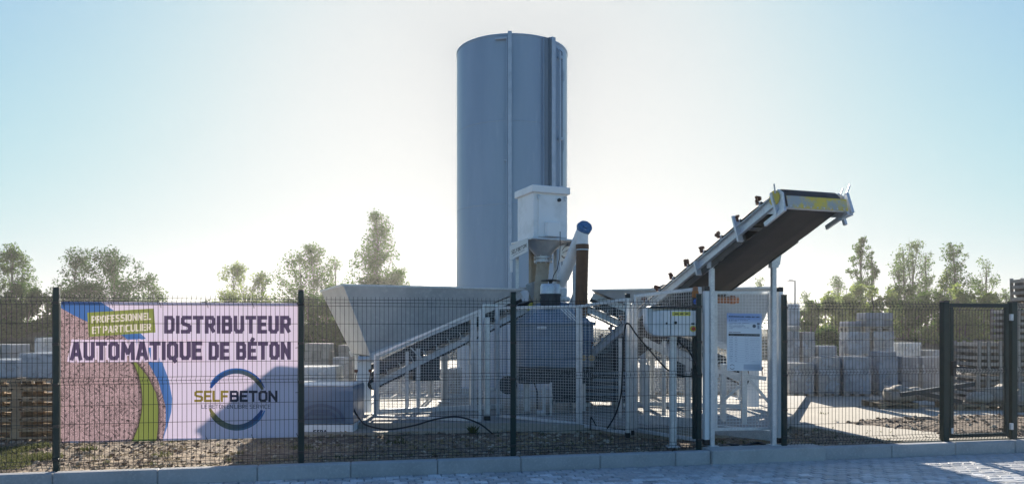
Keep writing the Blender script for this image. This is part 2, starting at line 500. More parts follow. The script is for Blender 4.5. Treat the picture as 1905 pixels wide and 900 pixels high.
class Art:
    """small raster drawn with numpy; X, Y give each texel's coordinate"""
    def __init__(s, X, Y, res):
        s.X, s.Y, s.res = X, Y, res
        s.img = np.ones(X.shape + (3,), np.float32)
    def fill(s, mask, col, a=1.0):
        m = (np.clip(mask, 0, 1) * a)[..., None]
        s.img = s.img * (1 - m) + np.array(col, np.float32) * m
    def segs(s, polys, sw, grow=0.0):
        m = np.zeros(s.X.shape, np.float32)
        hw = sw / 2 + grow
        for pl in polys:
            for (ax, ay), (bx, by) in zip(pl[:-1], pl[1:]):
                pad = hw * 1.5 + 1
                sel = (s.X > min(ax, bx) - pad) & (s.X < max(ax, bx) + pad) & (s.Y > min(ay, by) - pad) & (s.Y < max(ay, by) + pad)
                ii = np.nonzero(sel)
                if len(ii[0]) == 0: continue
                x = s.X[ii]; y = s.Y[ii]
                dx, dy = bx - ax, by - ay
                Ls = math.hypot(dx, dy) or 1e-6
                dx /= Ls; dy /= Ls
                u = (x - ax) * dx + (y - ay) * dy; v = -(x - ax) * dy + (y - ay) * dx
                ang = abs(dx) > .97 or abs(dy) > .97
                cap = hw if ang else hw * .45
                d = np.maximum(np.maximum(-u - cap, u - Ls - cap), np.abs(v) - hw)
                m[ii] = np.maximum(m[ii], np.clip(.5 - d / s.res, 0, 1))
        return m
    def text(s, txt, x0, x1, yb0, yb1, cap, bold, col, halo=None, a=1, **k):
        pl, sw = text_strokes(txt, x0, x1, yb0, yb1, cap, bold, **k)
        if halo: s.fill(s.segs(pl, sw, halo[0]), halo[1])
        s.fill(s.segs(pl, sw), col, a)
    def poly(s, pts):
        """convex or not: even-odd fill"""
        ins = np.zeros(s.X.shape, bool)
        n = len(pts)
        for i in range(n):
            (ax, ay), (bx, by) = pts[i], pts[(i + 1) % n]
            if ay == by: continue
            c = ((ay > s.Y) != (by > s.Y)) & (s.X < (bx - ax) * (s.Y - ay) / (by - ay) + ax)
            ins ^= c
        return ins.astype(np.float32)
    def logo(s, cx, cy, r, cols):
        """two opposed tapering arcs round the wordmark"""
        dx, dy = s.X - cx, -(s.Y - cy)
        rr = np.hypot(dx, dy); th = np.degrees(np.arctan2(dy, dx))
        def arc(t0, t1, w0, w1, c0, c1, rad):
            t = (th - t0) / (t1 - t0)
            wd = (w0 + (w1 - w0) * np.clip(t, 0, 1)) * np.clip(.45 + 1.4 * np.sin(np.pi * np.clip(t, .02, .98)), 0, 1)
            m = ((t > 0) & (t < 1)).astype(np.float32) * np.clip(.5 - (np.abs(rr - rad) - wd) / s.res, 0, 1)
            tt = np.clip(t, 0, 1)[..., None]
            c = np.array(c0) * (1 - tt) + np.array(c1) * tt
            mm = m[..., None]
            s.img = s.img * (1 - mm) + c * mm
        b1, b2, g1, g2 = cols
        arc(156, 20, r * .085, r * .085, b1, g2, r * .96)
        arc(150, 22, r * .02, r * .03, b2, b1, r * 1.04)
        arc(-160, -23, r * .085, r * .085, g1, b1, r * .96)
        arc(-150, -22, r * .02, r * .04, g2, b2, r * 1.05)
    def image(s, name):
        h, wd = s.X.shape
        im = bpy.data.images.new(name, wd, h, alpha=False)
        buf = np.ones((h, wd, 4), np.float32)
        buf[..., :3] = s.img[::-1]
        im.pixels.foreach_set(buf.ravel()); im.update(); im.pack()
        return im

def print_mat(name, im, rough=.5, transl=0, tint=(1, 1, 1)):
    m = bpy.data.materials.new(name); m.use_nodes = True
    N = m.node_tree.nodes; L = m.node_tree.links
    b = N['Principled BSDF']; b.inputs['Roughness'].default_value = rough
    t = N.new('ShaderNodeTexImage'); t.image = im; t.extension = 'EXTEND'
    L.new(t.outputs[0], b.inputs['Base Color'])
    if transl:
        tr = N.new('ShaderNodeBsdfTranslucent'); vm = N.new('ShaderNodeVectorMath'); vm.operation = 'MULTIPLY'; vm.inputs[1].default_value = tint
        L.new(t.outputs[0], vm.inputs[0]); L.new(vm.outputs[0], tr.inputs[0])
        ms = N.new('ShaderNodeMixShader'); ms.inputs[0].default_value = transl
        L.new(b.outputs[0], ms.inputs[1]); L.new(tr.outputs[0], ms.inputs[2]); L.new(ms.outputs[0], N['Material Output'].inputs[0])
    return m

def worley(X, Y, cell, seed):
    """distance to first and second feature points, numpy"""
    r = np.random.RandomState(seed)
    gx = np.floor(X / cell).astype(int); gy = np.floor(Y / cell).astype(int)
    T = r.rand(256, 256, 3)
    d1 = np.full(X.shape, 9e9); d2 = np.full(X.shape, 9e9); idv = np.zeros(X.shape)
    for i in (-1, 0, 1):
        for j in (-1, 0, 1):
            t = T[(gx + i) % 256, (gy + j) % 256]
            px = (gx + i + t[..., 0]) * cell; py = (gy + j + t[..., 1]) * cell
            d = np.hypot(X - px, Y - py)
            near = d < d1
            d2 = np.where(near, d1, np.minimum(d2, d)); idv = np.where(near, t[..., 2], idv); d1 = np.where(near, d, d1)
    return d1, d2, idv

def uv_quad(name, pts, m, parent, t=.002, **k):
    """thin printed panel: pts = TL, TR, BR, BL; front has the print"""
    pts = [Vector(p) for p in pts]
    off = ROOTW.get(parent.name) if parent else None
    nrm = (pts[1] - pts[0]).cross(pts[3] - pts[0]).normalized()   # points away from viewer side
    back = [p + nrm * t for p in pts]
    v = pts + back
    if off is not None: v = [p - off for p in v]
    me = bpy.data.meshes.new(name)
    me.from_pydata([tuple(p) for p in v], [], [(3, 2, 1, 0), (4, 5, 6, 7), (0, 1, 5, 4), (1, 2, 6, 5), (2, 3, 7, 6), (3, 0, 4, 7)])
    uvl = me.uv_layers.new(name='UVMap')
    uvs = {0: (0, 1), 1: (1, 1), 2: (1, 0), 3: (0, 0), 4: (0, 1), 5: (1, 1), 6: (1, 0), 7: (0, 0)}
    for lp in me.loops: uvl.data[lp.index].uv = uvs[lp.vertex_index]
    me.materials.append(m)
    o = bpy.data.objects.new(name, me); COL.objects.link(o)
    if parent: o.parent = parent; ROOTW[o.name] = off
    for a, b in k.items(): o[a] = b
    return o

# ------------------------------------------------------------------ fence line frame
SL = .195; D0 = 8.98; FH = 1.97
TH = math.atan(SL)
U = Vector((math.cos(TH), math.sin(TH), 0)); NN = Vector((-math.sin(TH), math.cos(TH), 0))
def fu(px):
    x = (px - HX) / FPX
    return x * D0 / (1 - SL * x) / math.cos(TH)
def FP(u, n=0, z=0):
    return Vector((0, D0, 0)) + U * u + NN * n + Vector((0, 0, z))

# ------------------------------------------------------------------ setting: ground, street, kerb
def grid_mesh(xs, ys, fz):
    vs = [(x, y, fz(x, y)) for y in ys for x in xs]
    nx = len(xs)
    fs = [(j * nx + i, j * nx + i + 1, (j + 1) * nx + i + 1, (j + 1) * nx + i) for j in range(len(ys) - 1) for i in range(nx - 1)]
    return vs, fs

g = MB(); g.add([(-600, -40, -.30), (600, -40, -.30), (600, 7, -.30), (-600, 7, -.30)], [(0, 1, 2, 3)])
g.add([(-600, 30, -.06), (600, 30, -.06), (600, 1200, -.06), (-600, 1200, -.06)], [(0, 1, 2, 3)])
# one continuous ground sheet: low under the street, rising behind the kerb
g = MB()
def frow(n, z, lo=-600, hi=600): return [FP(lo, n, z), FP(hi, n, z)]
rows = [frow(-300, -.25), frow(-.03, -.25), frow(-.02, -.06), frow(1500, -.06)]
g.add([p for r_ in rows for p in r_], [(0, 1, 3, 2), (2, 3, 5, 4), (4, 5, 7, 6)])
obj('ground', g, M_['ground'], kind='structure')

def dirt_z(x, y):
    p = Vector((x * 1.3, y * 1.3, 0))
    q = Vector((x * 7, y * 7, 3))
    return -.035 + .03 * noise.noise(p) + .028 * noise.noise(q) + .016 * noise.noise(q * 2.7)
d = MB()
us = [-9 + i * .05 for i in range(361)]; ns = [0.0 + j * .05 for j in range(75)]
vs = []
for n_ in ns:
    for u_ in us:
        p = FP(u_, n_ - .02)
        z = dirt_z(p.x, p.y)
        if n_ < .1: z = min(z, -.012)
        vs.append((p.x, p.y, z))
nx = len(us)
d.add(vs, [(j * nx + i, j * nx + i + 1, (j + 1) * nx + i + 1, (j + 1) * nx + i) for j in range(len(ns) - 1) for i in range(nx - 1)])
obj('dirt_ground', d, M_['dirt'], kind='structure', smooth=True)

# yard concrete: front edge wanders
yp = [G(-500, 760), G(-60, 800), G(300, 803), G(560, 806), G(660, 806), G(960, 797), G(1180, 806), G(1300, 816), G(1420, 800), G(1463, 792), G(1520, 797),
      G(1580, 809), G(1640, 819)]
ye = [FP(fu(1688), .06), FP(fu(1740), .03), FP(12, .03), FP(30, .03)]
y_ = MB()
edge = []
for a, b in zip(yp[:-1], yp[1:]):
    k = max(2, int((b - a).length / .12))
    for i in range(k):
        p = a.lerp(b, i / k)
        p.y += .09 * noise.noise(Vector((p.x * 2.2, p.y * 2.2, 5))) + .05 * noise.noise(Vector((p.x * 8, p.y * 8, 5)))
        edge.append(p)
edge += [yp[-1]] + ye
n0 = len(edge)
vs = [Vector((p.x, p.y, .012)) for p in edge] + [Vector((p.x * 1.0 if abs(p.x) < 30 else p.x, 36, .012)) for p in edge] + [Vector((p.x, p.y, -.1)) for p in edge]
y_.add(vs, [(i, i + 1, n0 + i + 1, n0 + i) for i in range(n0 - 1)] + [(2 * n0 + i, 2 * n0 + i + 1, i + 1, i) for i in range(n0 - 1)])
obj('yard_concrete', y_, M_['yard'], kind='structure')

# street base and pavers
s_ = MB()
a0, a1 = FP(-80, -.155, -.178), FP(80, -.155, -.178); b0, b1 = FP(-80, -45, -.178), FP(80, -45, -.178)
s_.add([b0, b1, a1, a0], [(0, 1, 2, 3)])
street = obj('street', s_, M_['mortar'], kind='structure')
pv_mesh = []
for k in range(6):
    rr = random.Random(k)
    m_ = MB(); m_.bbox((0, 0, -.02), (.150 + rr.uniform(-.006, .006), .105 + rr.uniform(-.004, .004), .04), .009)
    m_.v = [(x + rr.uniform(-.003, .003), y + rr.uniform(-.003, .003), z + (rr.uniform(-.0025, .0025) if z > -.02 else 0)) for x, y, z in m_.v]
    pv_mesh.append(mesh_of('paver', m_, M_['paver']))
cand = []
rr = random.Random(3)
for j in range(60):
    n_ = -.155 - .06 - j * .115
    for i in range(-62, 92):
        u_ = (i + (.5 if j % 2 else 0)) * .16 + rr.uniform(-.004, .004)
        p = FP(u_, n_ + rr.uniform(-.003, .003), -.16 + rr.uniform(-.005, .004))
        px = HX + FPX * p.x / p.y; py = HY + FPX * (CZ - p.z) / p.y
        cand.append((0 if (-10 < px < 1915 and py < 903) else 1, p.y, p, rr.uniform(-.02, .02), px, py))
vis = sorted([c for c in cand if c[0] == 0], key=lambda c: c[1])
rest = vis[300:] + [c for c in cand if c[0] == 1 and c[2].y > 3.0]
for c in vis[:300]:
    inst('paver', pv_mesh[rr.randrange(6)], street, c[2], TH + c[3])
m_ = MB()
for c in rest:
    far = c[0] == 1
    if far: m_.box(c[2] - Vector((0, 0, .02)), (.149, .104, .04), TH + c[3])
    else: m_.bbox(c[2] - Vector((0, 0, .02)), (.149, .104, .04), .009, TH + c[3])
obj('paving', m_, M_['paver'], street, kind='stuff')

kerb = bpy.data.objects.new('kerb', None); COL.objects.link(kerb); kerb['kind'] = 'structure'
ROOTW['kerb'] = Vector((0, 0, 0))
jp = [-280, -90, 108, 300, 482, 653, 812, 965, 1110, 1248, 1313, 1520, 1645, 1762, 1872, 1977]
for k in range(len(jp) - 1):
    u0, u1 = fu(jp[k]) + .0025, fu(jp[k + 1]) - .0025
    wide = jp[k] == 1313
    m_ = MB()
    n0, n1 = (-.20, .12) if wide else (-.15, -.035 + .0)
    if not wide: n1 = -.025
    zt = .012 if wide else 0
    L = u1 - u0
    c = FP((u0 + u1) / 2, (n0 + n1) / 2, (zt - .24) / 2 + 0)
    m_.bbox(c, (L, n1 - n0, zt + .24), .012, TH)
    obj('kerb_stone', m_, M_['kerb_cast'] if wide else M_['kerb'], kerb, label='wider pale cast concrete slab in the kerb' if wide else None)
for sgn, st in ((-1, fu(-280)), (1, fu(1977))):
    for k in range(5):
        a = st + sgn * k * 1.0; b = a + sgn * .992
        m_ = MB(); m_.bbox(FP((a + b) / 2, -.0875, -.12), (.992, .125, .24), .012, TH)
        obj('kerb_stone', m_, M_['kerb'], kerb)

# clods, stones, straw on the dirt
rr = random.Random(11)
m_ = MB()
for k in range(9000):
    p = FP(rr.uniform(-8.5, 9), rr.uniform(.05, 3.2) ** 1.0)
    if rr.random() < .5 and noise.noise(Vector((p.x * .9, p.y * 1.5, 9))) < -.05: continue
    s = .007 + .032 * rr.random() ** 3.2
    rock(m_, (p.x, p.y, dirt_z(p.x, p.y) + s * .2), s, rr, .65, 5)
obj('dirt_clods', m_, M_['clod'], kind='stuff', label='small clods and stones scattered over the dirt strip behind the fence', cat='dirt')
M_['straw'] = mat('dry_straw', (.36, .29, .16), .9, 0, var=(9, .4, .7, (.24, .19, .10)))
m_ = MB()
for k in range(5200):
    u_ = rr.uniform(-8, 1.6) if rr.random() < .8 else rr.uniform(1.6, 8)
    p = FP(u_, rr.uniform(.05, 2.4))
    if noise.noise(Vector((p.x * 1.4, p.y * 2, 2))) < -.02: continue
    a = rr.uniform(0, math.pi); L = rr.uniform(.03, .10); z = dirt_z(p.x, p.y) + rr.uniform(.002, .02)
    dx, dy = math.cos(a) * L, math.sin(a) * L
    ex, ey = -math.sin(a) * .0035, math.cos(a) * .0035
    m_.add([(p.x - ex, p.y - ey, z), (p.x + dx - ex, p.y + dy - ey, z + rr.uniform(-.01, .03)), (p.x + dx + ex, p.y + dy + ey, z + .01), (p.x + ex, p.y + ey, z + .006)], [(0, 1, 2, 3)])
obj('dry_straw', m_, M_['straw'], kind='stuff', label='bits of dry straw on the dirt strip behind the fence', cat='straw')
def blades(mb, c, r, n, h, rnd):
    for k in range(n):
        a = rnd.uniform(0, 2 * math.pi); q = r * math.sqrt(rnd.random())
        x, y = c[0] + q * math.cos(a), c[1] + q * math.sin(a)
        b = rnd.uniform(0, 2 * math.pi); L = h * rnd.uniform(.4, 1.1); wv = .004 + .004 * rnd.random()
        ln = rnd.uniform(.2, .9) * L
        z = c[2]
        mb.add([(x - wv * math.sin(b), y + wv * math.cos(b), z), (x + wv * math.sin(b), y - wv * math.cos(b), z),
                (x + ln * .4 * math.cos(b), y + ln * .4 * math.sin(b), z + L * .7), (x + ln * math.cos(b), y + ln * math.sin(b), z + L)], [(0, 1, 2), (2, 1, 3)])
m_ = MB()
for px, py, r, n in [(12, 838, .28, 520), (62, 830, .22, 420), (40, 852, .35, 520), (85, 850, .2, 200), (165, 835, .10, 90), (20, 866, .2, 200), (300, 846, .12, 60), (1790, 799, .3, 300), (1815, 803, .2, 160),
                     (1330, 822, .15, 60), (1420, 815, .12, 80), (735, 822, .15, 60), (560, 832, .15, 80), (1530, 770, .1, 30)]:
    c = G(px, py); blades(m_, (c.x, c.y, -.01), r, n, .055, rr)
for k in range(140):
    c = FP(rr.uniform(-8, 8), rr.uniform(.1, 2.2)); blades(m_, (c.x, c.y, -.01), .05, 6, .05, rr)
obj('sparse_grass', m_, M_['grass'], kind='stuff', label='sparse short grass tufts on the dirt behind the fence', cat='grass')
m_ = MB(); c = G(880, 804); blades(m_, (c.x, c.y, -.01), .06, 50, .12, rr)
solo('weed', m_, M_['grass'], 'small green weed tuft growing at the edge of the concrete base beside the black cable', 'weed', (c.x, c.y, 0))

# soil heap on the yard, right
sp = [(1555, 786), (1640, 780), (1700, 776), (1780, 775), (1860, 772), (1960, 770), (2100, 772), (2100, 812), (1960, 815), (1870, 814), (1800, 811), (1740, 808), (1660, 798), (1600, 792)]
spw = [G(*q) for q in sp]
xs = [p.x for p in spw]; ys = [p.y for p in spw]
def inside(x, y, poly):
    c = False; n = len(poly)
    for i in range(n):
        a, b = poly[i], poly[(i + 1) % n]
        if (a.y > y) != (b.y > y) and x < (b.x - a.x) * (y - a.y) / (b.y - a.y) + a.x: c = not c
    return c
def edge_dist(x, y, poly):
    best = 9
    for i in range(len(poly)):
        a, b = poly[i].xy, poly[(i + 1) % len(poly)].xy
        p = Vector((x, y)); ab = b - a
        t = max(0, min(1, (p - a).dot(ab) / ab.length_squared)); best = min(best, (a + ab * t - p).length)
    return best
def heap_z(x, y):
    if not inside(x, y, spw): return -.03
    e = edge_dist(x, y, spw) + .08 * noise.noise(Vector((x * 3, y * 3, 0)))
    return -.01 + min(.07, max(-.02, e * .20)) + .035 * noise.noise(Vector((x * 2.5, y * 2.5, 1))) * min(1, e * 3) + .02 * noise.noise(Vector((x * 9, y * 9, 1)))
gx = np.arange(min(xs) - .1, max(xs) + .1, .07); gy = np.arange(min(ys) - .1, max(ys) + .1, .07)
v, f = grid_mesh(list(gx), list(gy), heap_z)
m_ = MB(); m_.add(v, f)
obj('soil_strip', m_, M_['soil'], kind='structure')
m_ = MB()
for k in range(1400):
    x = rr.uniform(min(xs), max(xs)); y = rr.uniform(min(ys), max(ys))
    if inside(x, y, spw):
        s = .010 + .035 * rr.random() ** 3; rock(m_, (x, y, heap_z(x, y) + s * .2), s, rr, .7, 5)
obj('soil_stones', m_, M_['clod'], kind='stuff', label='stones and clods on the dark soil strip in the yard', cat='stones')

# machine base slab
sb = MB()
q = [P(668, 0, 11.35), P(965, 0, 11.35), P(1170, 0, 10.95), P(1290, 0, 10.6), P(1460, 0, 10.9), P(1500, 0, 16.0), P(640, 0, 16.5)]
sb.prism([(p.x, p.y) for p in q], -.06, .10)
obj('concrete_base', sb, M_['slab'], kind='structure')
BZ = .10

# far bank
m_ = MB()
v, f = grid_mesh([-70 + i * 1.0 for i in range(141)], [38 + j * .8 for j in range(22)],
                 lambda x, y: -.1 + 1.75 * (0.5 - .5 * math.cos(min(1, (y - 38) / 5.5) * math.pi)) * (.85 + .3 * noise.noise(Vector((x * .12, y * .1, 0)))) + .25 * noise.noise(Vector((x * .6, y * .6, 2))) * (1 if y > 38.5 else 0))
m_.add(v, f)
obj('earth_bank', m_, M_['bank'], kind='structure', smooth=True)

# ------------------------------------------------------------------ welded mesh fence
WR = .0025
HZ = [.03, .068, .106, .285, .50, .70, .928, .966, 1.004, 1.17, 1.39, 1.595, 1.80, 1.838, 1.876]
FOLD = {.068, .966, 1.838}
VP = [(.005, 0), (.03, 0), (.068, -.036), (.106, 0), (.928, 0), (.966, -.036), (1.004, 0), (1.80, 0), (1.838, -.036), (1.876, 0), (1.91, 0)]
def wire_panel(u0, u1, zs=0, top=1.91, zmin=0):
    mb = MB()
    n = int(round((u1 - u0) / .05))
    def w4(a, b, r=WR):
        mb.bar(a, b, r * 2, r * 2)
    vp = [(min(z, top), o) for z, o in VP if z <= top + .04]
    for i in range(n + 1):
        u_ = u0 + (u1 - u0) * i / n
        mb.tube([FP(u_, o, z + zs) for z, o in vp], WR * 1.15, 4)
    for z in HZ:
        if z > top: continue
        o = -.036 if z in FOLD else 0
        w4(FP(u0, o - .005, z + zs), FP(u1, o - .005, z + zs))
    return mb
def fence_post(root, u_, z1=1.975, w_=.062, d_=.045, clips=True):
    m_ = MB(); m_.bbox(FP(u_, .018, (z1 - .05) / 2), (w_, d_, z1 + .05), .004, TH)
    o = obj('post', m_, M_['green_post'], root)
    m_ = MB(); m_.bbox(FP(u_, .018, z1 + .006), (w_ + .006, d_ + .006, .012), .004, TH)
    obj('post_cap', m_, M_['black'], o)
    if clips:
        m_ = MB()
        for z in (.12, .48, .93, 1.37, 1.82): m_.bbox(FP(u_, -.012, z), (w_ + .004, .016, .03), .004, TH)
        obj('clips', m_, M_['black'], o, kind='stuff')
def fence_run(name, label, posts, cat='fence', skip=()):
    root = thing(name, label, cat, FP(posts[0]))
    for k_, u_ in enumerate(posts):
        if k_ not in skip: fence_post(root, u_)
    for a, b in zip(posts[:-1], posts[1:]):
        obj('wire_panel', wire_panel(a + .035, b - .035), M_['wire_green'], root, kind='stuff')
    return root
uL = [fu(104) - 5.0, fu(104) - 2.5, fu(104), fu(560), fu(955), fu(1301)]
fence_run('mesh_fence', 'long dark green wire mesh fence on the kerb that carries the banner', uL)
fence_run('mesh_fence', 'short dark green wire mesh fence panel between the conveyor legs and the pedestrian gate', [fu(1460), fu(1749)], skip=(1,))
uR = fu(1899)
fence_run('mesh_fence', 'dark green wire mesh fence at the right edge of the photo beyond the gate', [uR - .08, uR + 2.5, uR + 5], skip=(0,))

# gate
gt = thing('pedestrian_gate', 'closed dark green pedestrian gate with mesh infill and thick posts', 'gate', FP(fu(1762)))
for px, nm in ((1760, 'post'), (1886.5, 'post')):
    m_ = MB(); m_.bbox(FP(fu(px), .03, .92), (.092, .09, 1.98), .006, TH); o = obj('gate_post', m_, M_['green_post'], gt)
    m_ = MB(); m_.bbox(FP(fu(px), .03, 1.918), (.098, .096, .014), .004, TH); obj('post_cap', m_, M_['black'], o)
ga, gb = fu(1770.5), fu(1874)
for u_ in (ga, gb):
    m_ = MB(); m_.bbox(FP(u_, .02, .96), (.05, .05, 1.76), .004, TH); obj('frame_upright', m_, M_['green_post'], gt)
for z in (.065, 1.865):
    m_ = MB(); m_.bbox(FP((ga + gb) / 2, .02, z), (gb - ga + .05, .05, .05), .004, TH); obj('frame_rail', m_, M_['green_post'], gt)
mb = wire_panel(ga + .03, gb - .03, zs=.0, top=1.84)
obj('wire_panel', mb, M_['wire_green'], gt, kind='stuff')
m_ = MB(); m_.bbox(FP(ga + .01, -.02, 1.0), (.055, .05, .20), .006, TH); lk = obj('lock_box', m_, M_['black'], gt)
m_ = MB(); m_.tube([FP(ga + .01, -.045, 1.02), FP(ga + .01, -.085, 1.02), FP(ga + .15, -.085, 1.015)], .009, 8); obj('handle', m_, M_['black'], lk)
for z in (.18, 1.70):
    m_ = MB(); m_.bbox(FP(gb + .045, -.02, z), (.05, .035, .09), .005, TH); obj('hinge', m_, M_['galv'], gt)
m_ = MB(); m_.bbox(FP(ga + .0, -.01, .14), (.03, .02, .08), .004, TH); obj('stop_plate', m_, M_['galv'], gt)

# ------------------------------------------------------------------ banner
bu0, bu1 = fu(111.5), fu(556.5); bz0, bz1 = .292, 1.832; bn = .020
TXW, TXH = 1500, 920
tu = bu0 + (bu1 - bu0) * (np.arange(TXW) + .5) / TXW
tz = bz1 + (bz0 - bz1) * (np.arange(TXH) + .5) / TXH
UU, ZZ = np.meshgrid(tu, tz)
WX = UU * U.x + NN.x * bn; WY = D0 + UU * U.y + NN.y * bn
AX = HX + FPX * WX / WY; AY = HY + FPX * (CZ - ZZ) / WY
art = Art(AX, AY, .35)
pink = (.83, .82, .89)
art.fill(np.ones_like(AX), pink)
art.fill(np.clip((AX - 330) / 300, 0, 1) * .5, (.84, .82, .88))
def ip(tab, Y):
    ys_, xs_ = zip(*tab); return np.interp(Y, ys_, xs_)
B0 = ip([(540, 150), (562, 188), (577, 211), (600, 240), (628, 270), (674, 302), (706, 314), (740, 320), (765, 318.5), (790, 312), (817, 303), (830, 299)], AY)
B1 = ip([(560, 60), (572, 112), (585, 135), (598, 162), (612, 200), (621, 224), (640, 248), (660, 266), (682, 280), (710, 295), (756, 308), (790, 308), (815, 303), (830, 299)], AY)
B2 = ip([(640, 210), (655, 234), (674, 253), (700, 274), (731, 290), (760, 295), (790, 294), (818, 291), (830, 289)], AY)
GX = 110 + np.sqrt(np.clip(155 ** 2 - (AY - 745) ** 2, 0, None))
B2 = np.where(AY < 645, GX, np.maximum(B2, GX))
blu = (.25, .42, .66)
art.fill(np.clip((B0 - AX) / .6 + .5, 0, 1), blu)
edge_l = np.clip((B0 - AX), 0, 12) / 12
art.fill(((AX < B0) & (AX > B1)).astype(float) * (1 - edge_l) * .45, (.42, .58, .80))
d1, d2, iv = worley(AX, AY, 7.5, 5); e1, e2, iw = worley(AX, AY, 3.2, 8)
base = np.stack([.43 + .14 * iv, .385 + .12 * iv, .385 + .12 * iv], -1)
fine = np.stack([.41 + .22 * iw, .365 + .20 * iw, .365 + .20 * iw], -1)
blend = (np.sin(AX * .13) * np.sin(AY * .17) * .25 + 1.1)[..., None]
gv = base * (1 - .55 * blend) + fine * (.55 * blend)
wob = np.sin(AX * .41 + 2 * np.sin(AY * .23)) * np.sin(AY * .37 + 1.7 * np.sin(AX * .19))
dark = np.clip((.9 - (d2 - d1)) / .9, 0, 1) * np.clip(wob * 1.5 + .15, 0, 1) + .9 * np.clip((.9 - (e2 - e1)) / .9, 0, 1) * (iw > .6) + .5 * np.clip(wob - .55, 0, 1) * 2
rs = np.random.RandomState(2)
gv = 1.32 * gv * (1 - .72 * np.clip(dark, 0, 1))[..., None] * (.92 + .16 * rs.rand(*AX.shape))[..., None]
mk = (AX < np.minimum(B1, B0)).astype(np.float32)[..., None]
art.img = art.img * (1 - mk) + gv.astype(np.float32) * mk
art.fill(((AX > GX - 1) & (AX < B2) & (AY > 640)).astype(np.float32), (.46, .53, .25))
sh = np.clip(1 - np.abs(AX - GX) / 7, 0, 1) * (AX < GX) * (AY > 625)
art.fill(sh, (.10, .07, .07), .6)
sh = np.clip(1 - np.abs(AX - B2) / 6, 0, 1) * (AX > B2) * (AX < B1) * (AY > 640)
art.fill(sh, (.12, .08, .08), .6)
navy = (.29, .25, .37)
art.text('AUTOMATIQUE', 130, 376, 670, 669, 34.5, .21, navy, halo=(4.0, (.84, .81, .88)), gap=.30)
art.text('DE', 388, 427, 669, 669, 33, .21, navy, gap=.34)
art.text('BÉTON', 439, 541, 668.8, 668.5, 33, .21, navy, gap=.34)
art.text('DISTRIBUTEUR', 305, 541, 620, 620, 33, .21, navy, gap=.34)
art.fill(art.poly([(162, 581), (286, 573.5), (289, 618), (165, 626)]), (.50, .56, .27))
art.text('PROFESSIONNEL', 170, 281, 601, 594.3, 13.5, .2, (.84, .84, .78), gap=.38)
art.text('ET PARTICULIER', 171, 281, 620.8, 614.3, 13.5, .2, (.84, .84, .78), gap=.38)
ol = (.50, .47, .16)
art.logo(439.5, 742, 54, ((.10, .28, .58), (.22, .46, .74), (.46, .46, .24), (.34, .35, .24)))
art.text('SELF', 361.5, 425, 747, 747, 21, .2, ol, gap=.35)
art.text('BETON', 427.5, 516, 747, 747, 21, .21, (.06, .08, .20), gap=.35)
art.text('LE BETON EN LIBRE SERVICE', 375, 503, 759.5, 759.5, 7.6, .13, (.20, .22, .30), gap=1.1)
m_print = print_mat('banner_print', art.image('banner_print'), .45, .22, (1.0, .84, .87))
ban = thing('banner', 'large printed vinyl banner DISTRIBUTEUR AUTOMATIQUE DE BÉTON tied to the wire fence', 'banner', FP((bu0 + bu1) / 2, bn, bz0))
# cloth: gently rippled grid, thin
nxg, nzg = 60, 30
vs = []; uvs = []
for j in range(nzg + 1):
    for i in range(nxg + 1):
        a = i / nxg; b = j / nzg
        rip = .004 * math.sin(a * 31 + 2 * b) * math.sin(b * 7 + 1) + .007 * noise.noise(Vector((a * 9, b * 5, 0)))
        sag = -.006 * abs(math.sin(a * math.pi * 6)) * (1 - b) * 0
        p = FP(bu0 + (bu1 - bu0) * a, bn + .004 + rip, bz0 + (bz1 - bz0) * b + sag)
        vs.append(p); uvs.append((a, b))
off = ROOTW[ban.name]
nb = len(vs)
allv = [tuple(p - off) for p in vs] + [tuple(p + NN * .0012 - off) for p in vs]
fs = []
W1 = nxg + 1
for j in range(nzg):
    for i in range(nxg):
        q0 = j * W1 + i
        fs.append((q0, q0 + 1, q0 + W1 + 1, q0 + W1))
me = bpy.data.meshes.new('banner_sheet')
me.from_pydata(allv[:nb], [], fs)
uvl = me.uv_layers.new(name='UVMap')
for lp in me.loops: uvl.data[lp.index].uv = uvs[lp.vertex_index]
me.materials.append(m_print); me.shade_smooth()
o = bpy.data.objects.new('banner_sheet', me); COL.objects.link(o); o.parent = ban
def hem(a, b):
    m_ = MB(); m_.bar(a, b, .006, .022); return m_
M_['hem'] = mat('banner_hem', (.70, .66, .70), .5, transl=.4)
for nm, a, b in (('top_hem', FP(bu0, bn + .013, bz1 - .011), FP(bu1, bn + .013, bz1 - .011)), ('bottom_hem', FP(bu0, bn + .013, bz0 + .011), FP(bu1, bn + .013, bz0 + .011))):
    obj(nm, hem(a, b), M_['hem'], ban)
for k in range(6):
    for z, dz in ((bz1 - .015, .03), (bz0 + .015, .03)):
        u_ = bu0 + .02 + (bu1 - bu0 - .04) * k / 5
        m_ = MB(); m_.tube([FP(u_ - .012, bn - .006, z + dz), FP(u_, bn - .03, z + .01), FP(u_ + .012, bn - .008, z - .02), FP(u_ + .02, bn - .03, z - .045)], .0035, 5)
        obj('cable_tie', m_, M_['black'], ban)
for k in (1, 2):
    for u_ in (bu0 + .012, bu1 - .012):
        z = bz0 + (bz1 - bz0) * k / 3
        m_ = MB(); m_.tube([FP(u_ - .03, bn - .01, z), FP(u_, bn - .03, z + .004), FP(u_ + .03, bn - .01, z)], .0035, 5); obj('cable_tie', m_, M_['black'], ban)

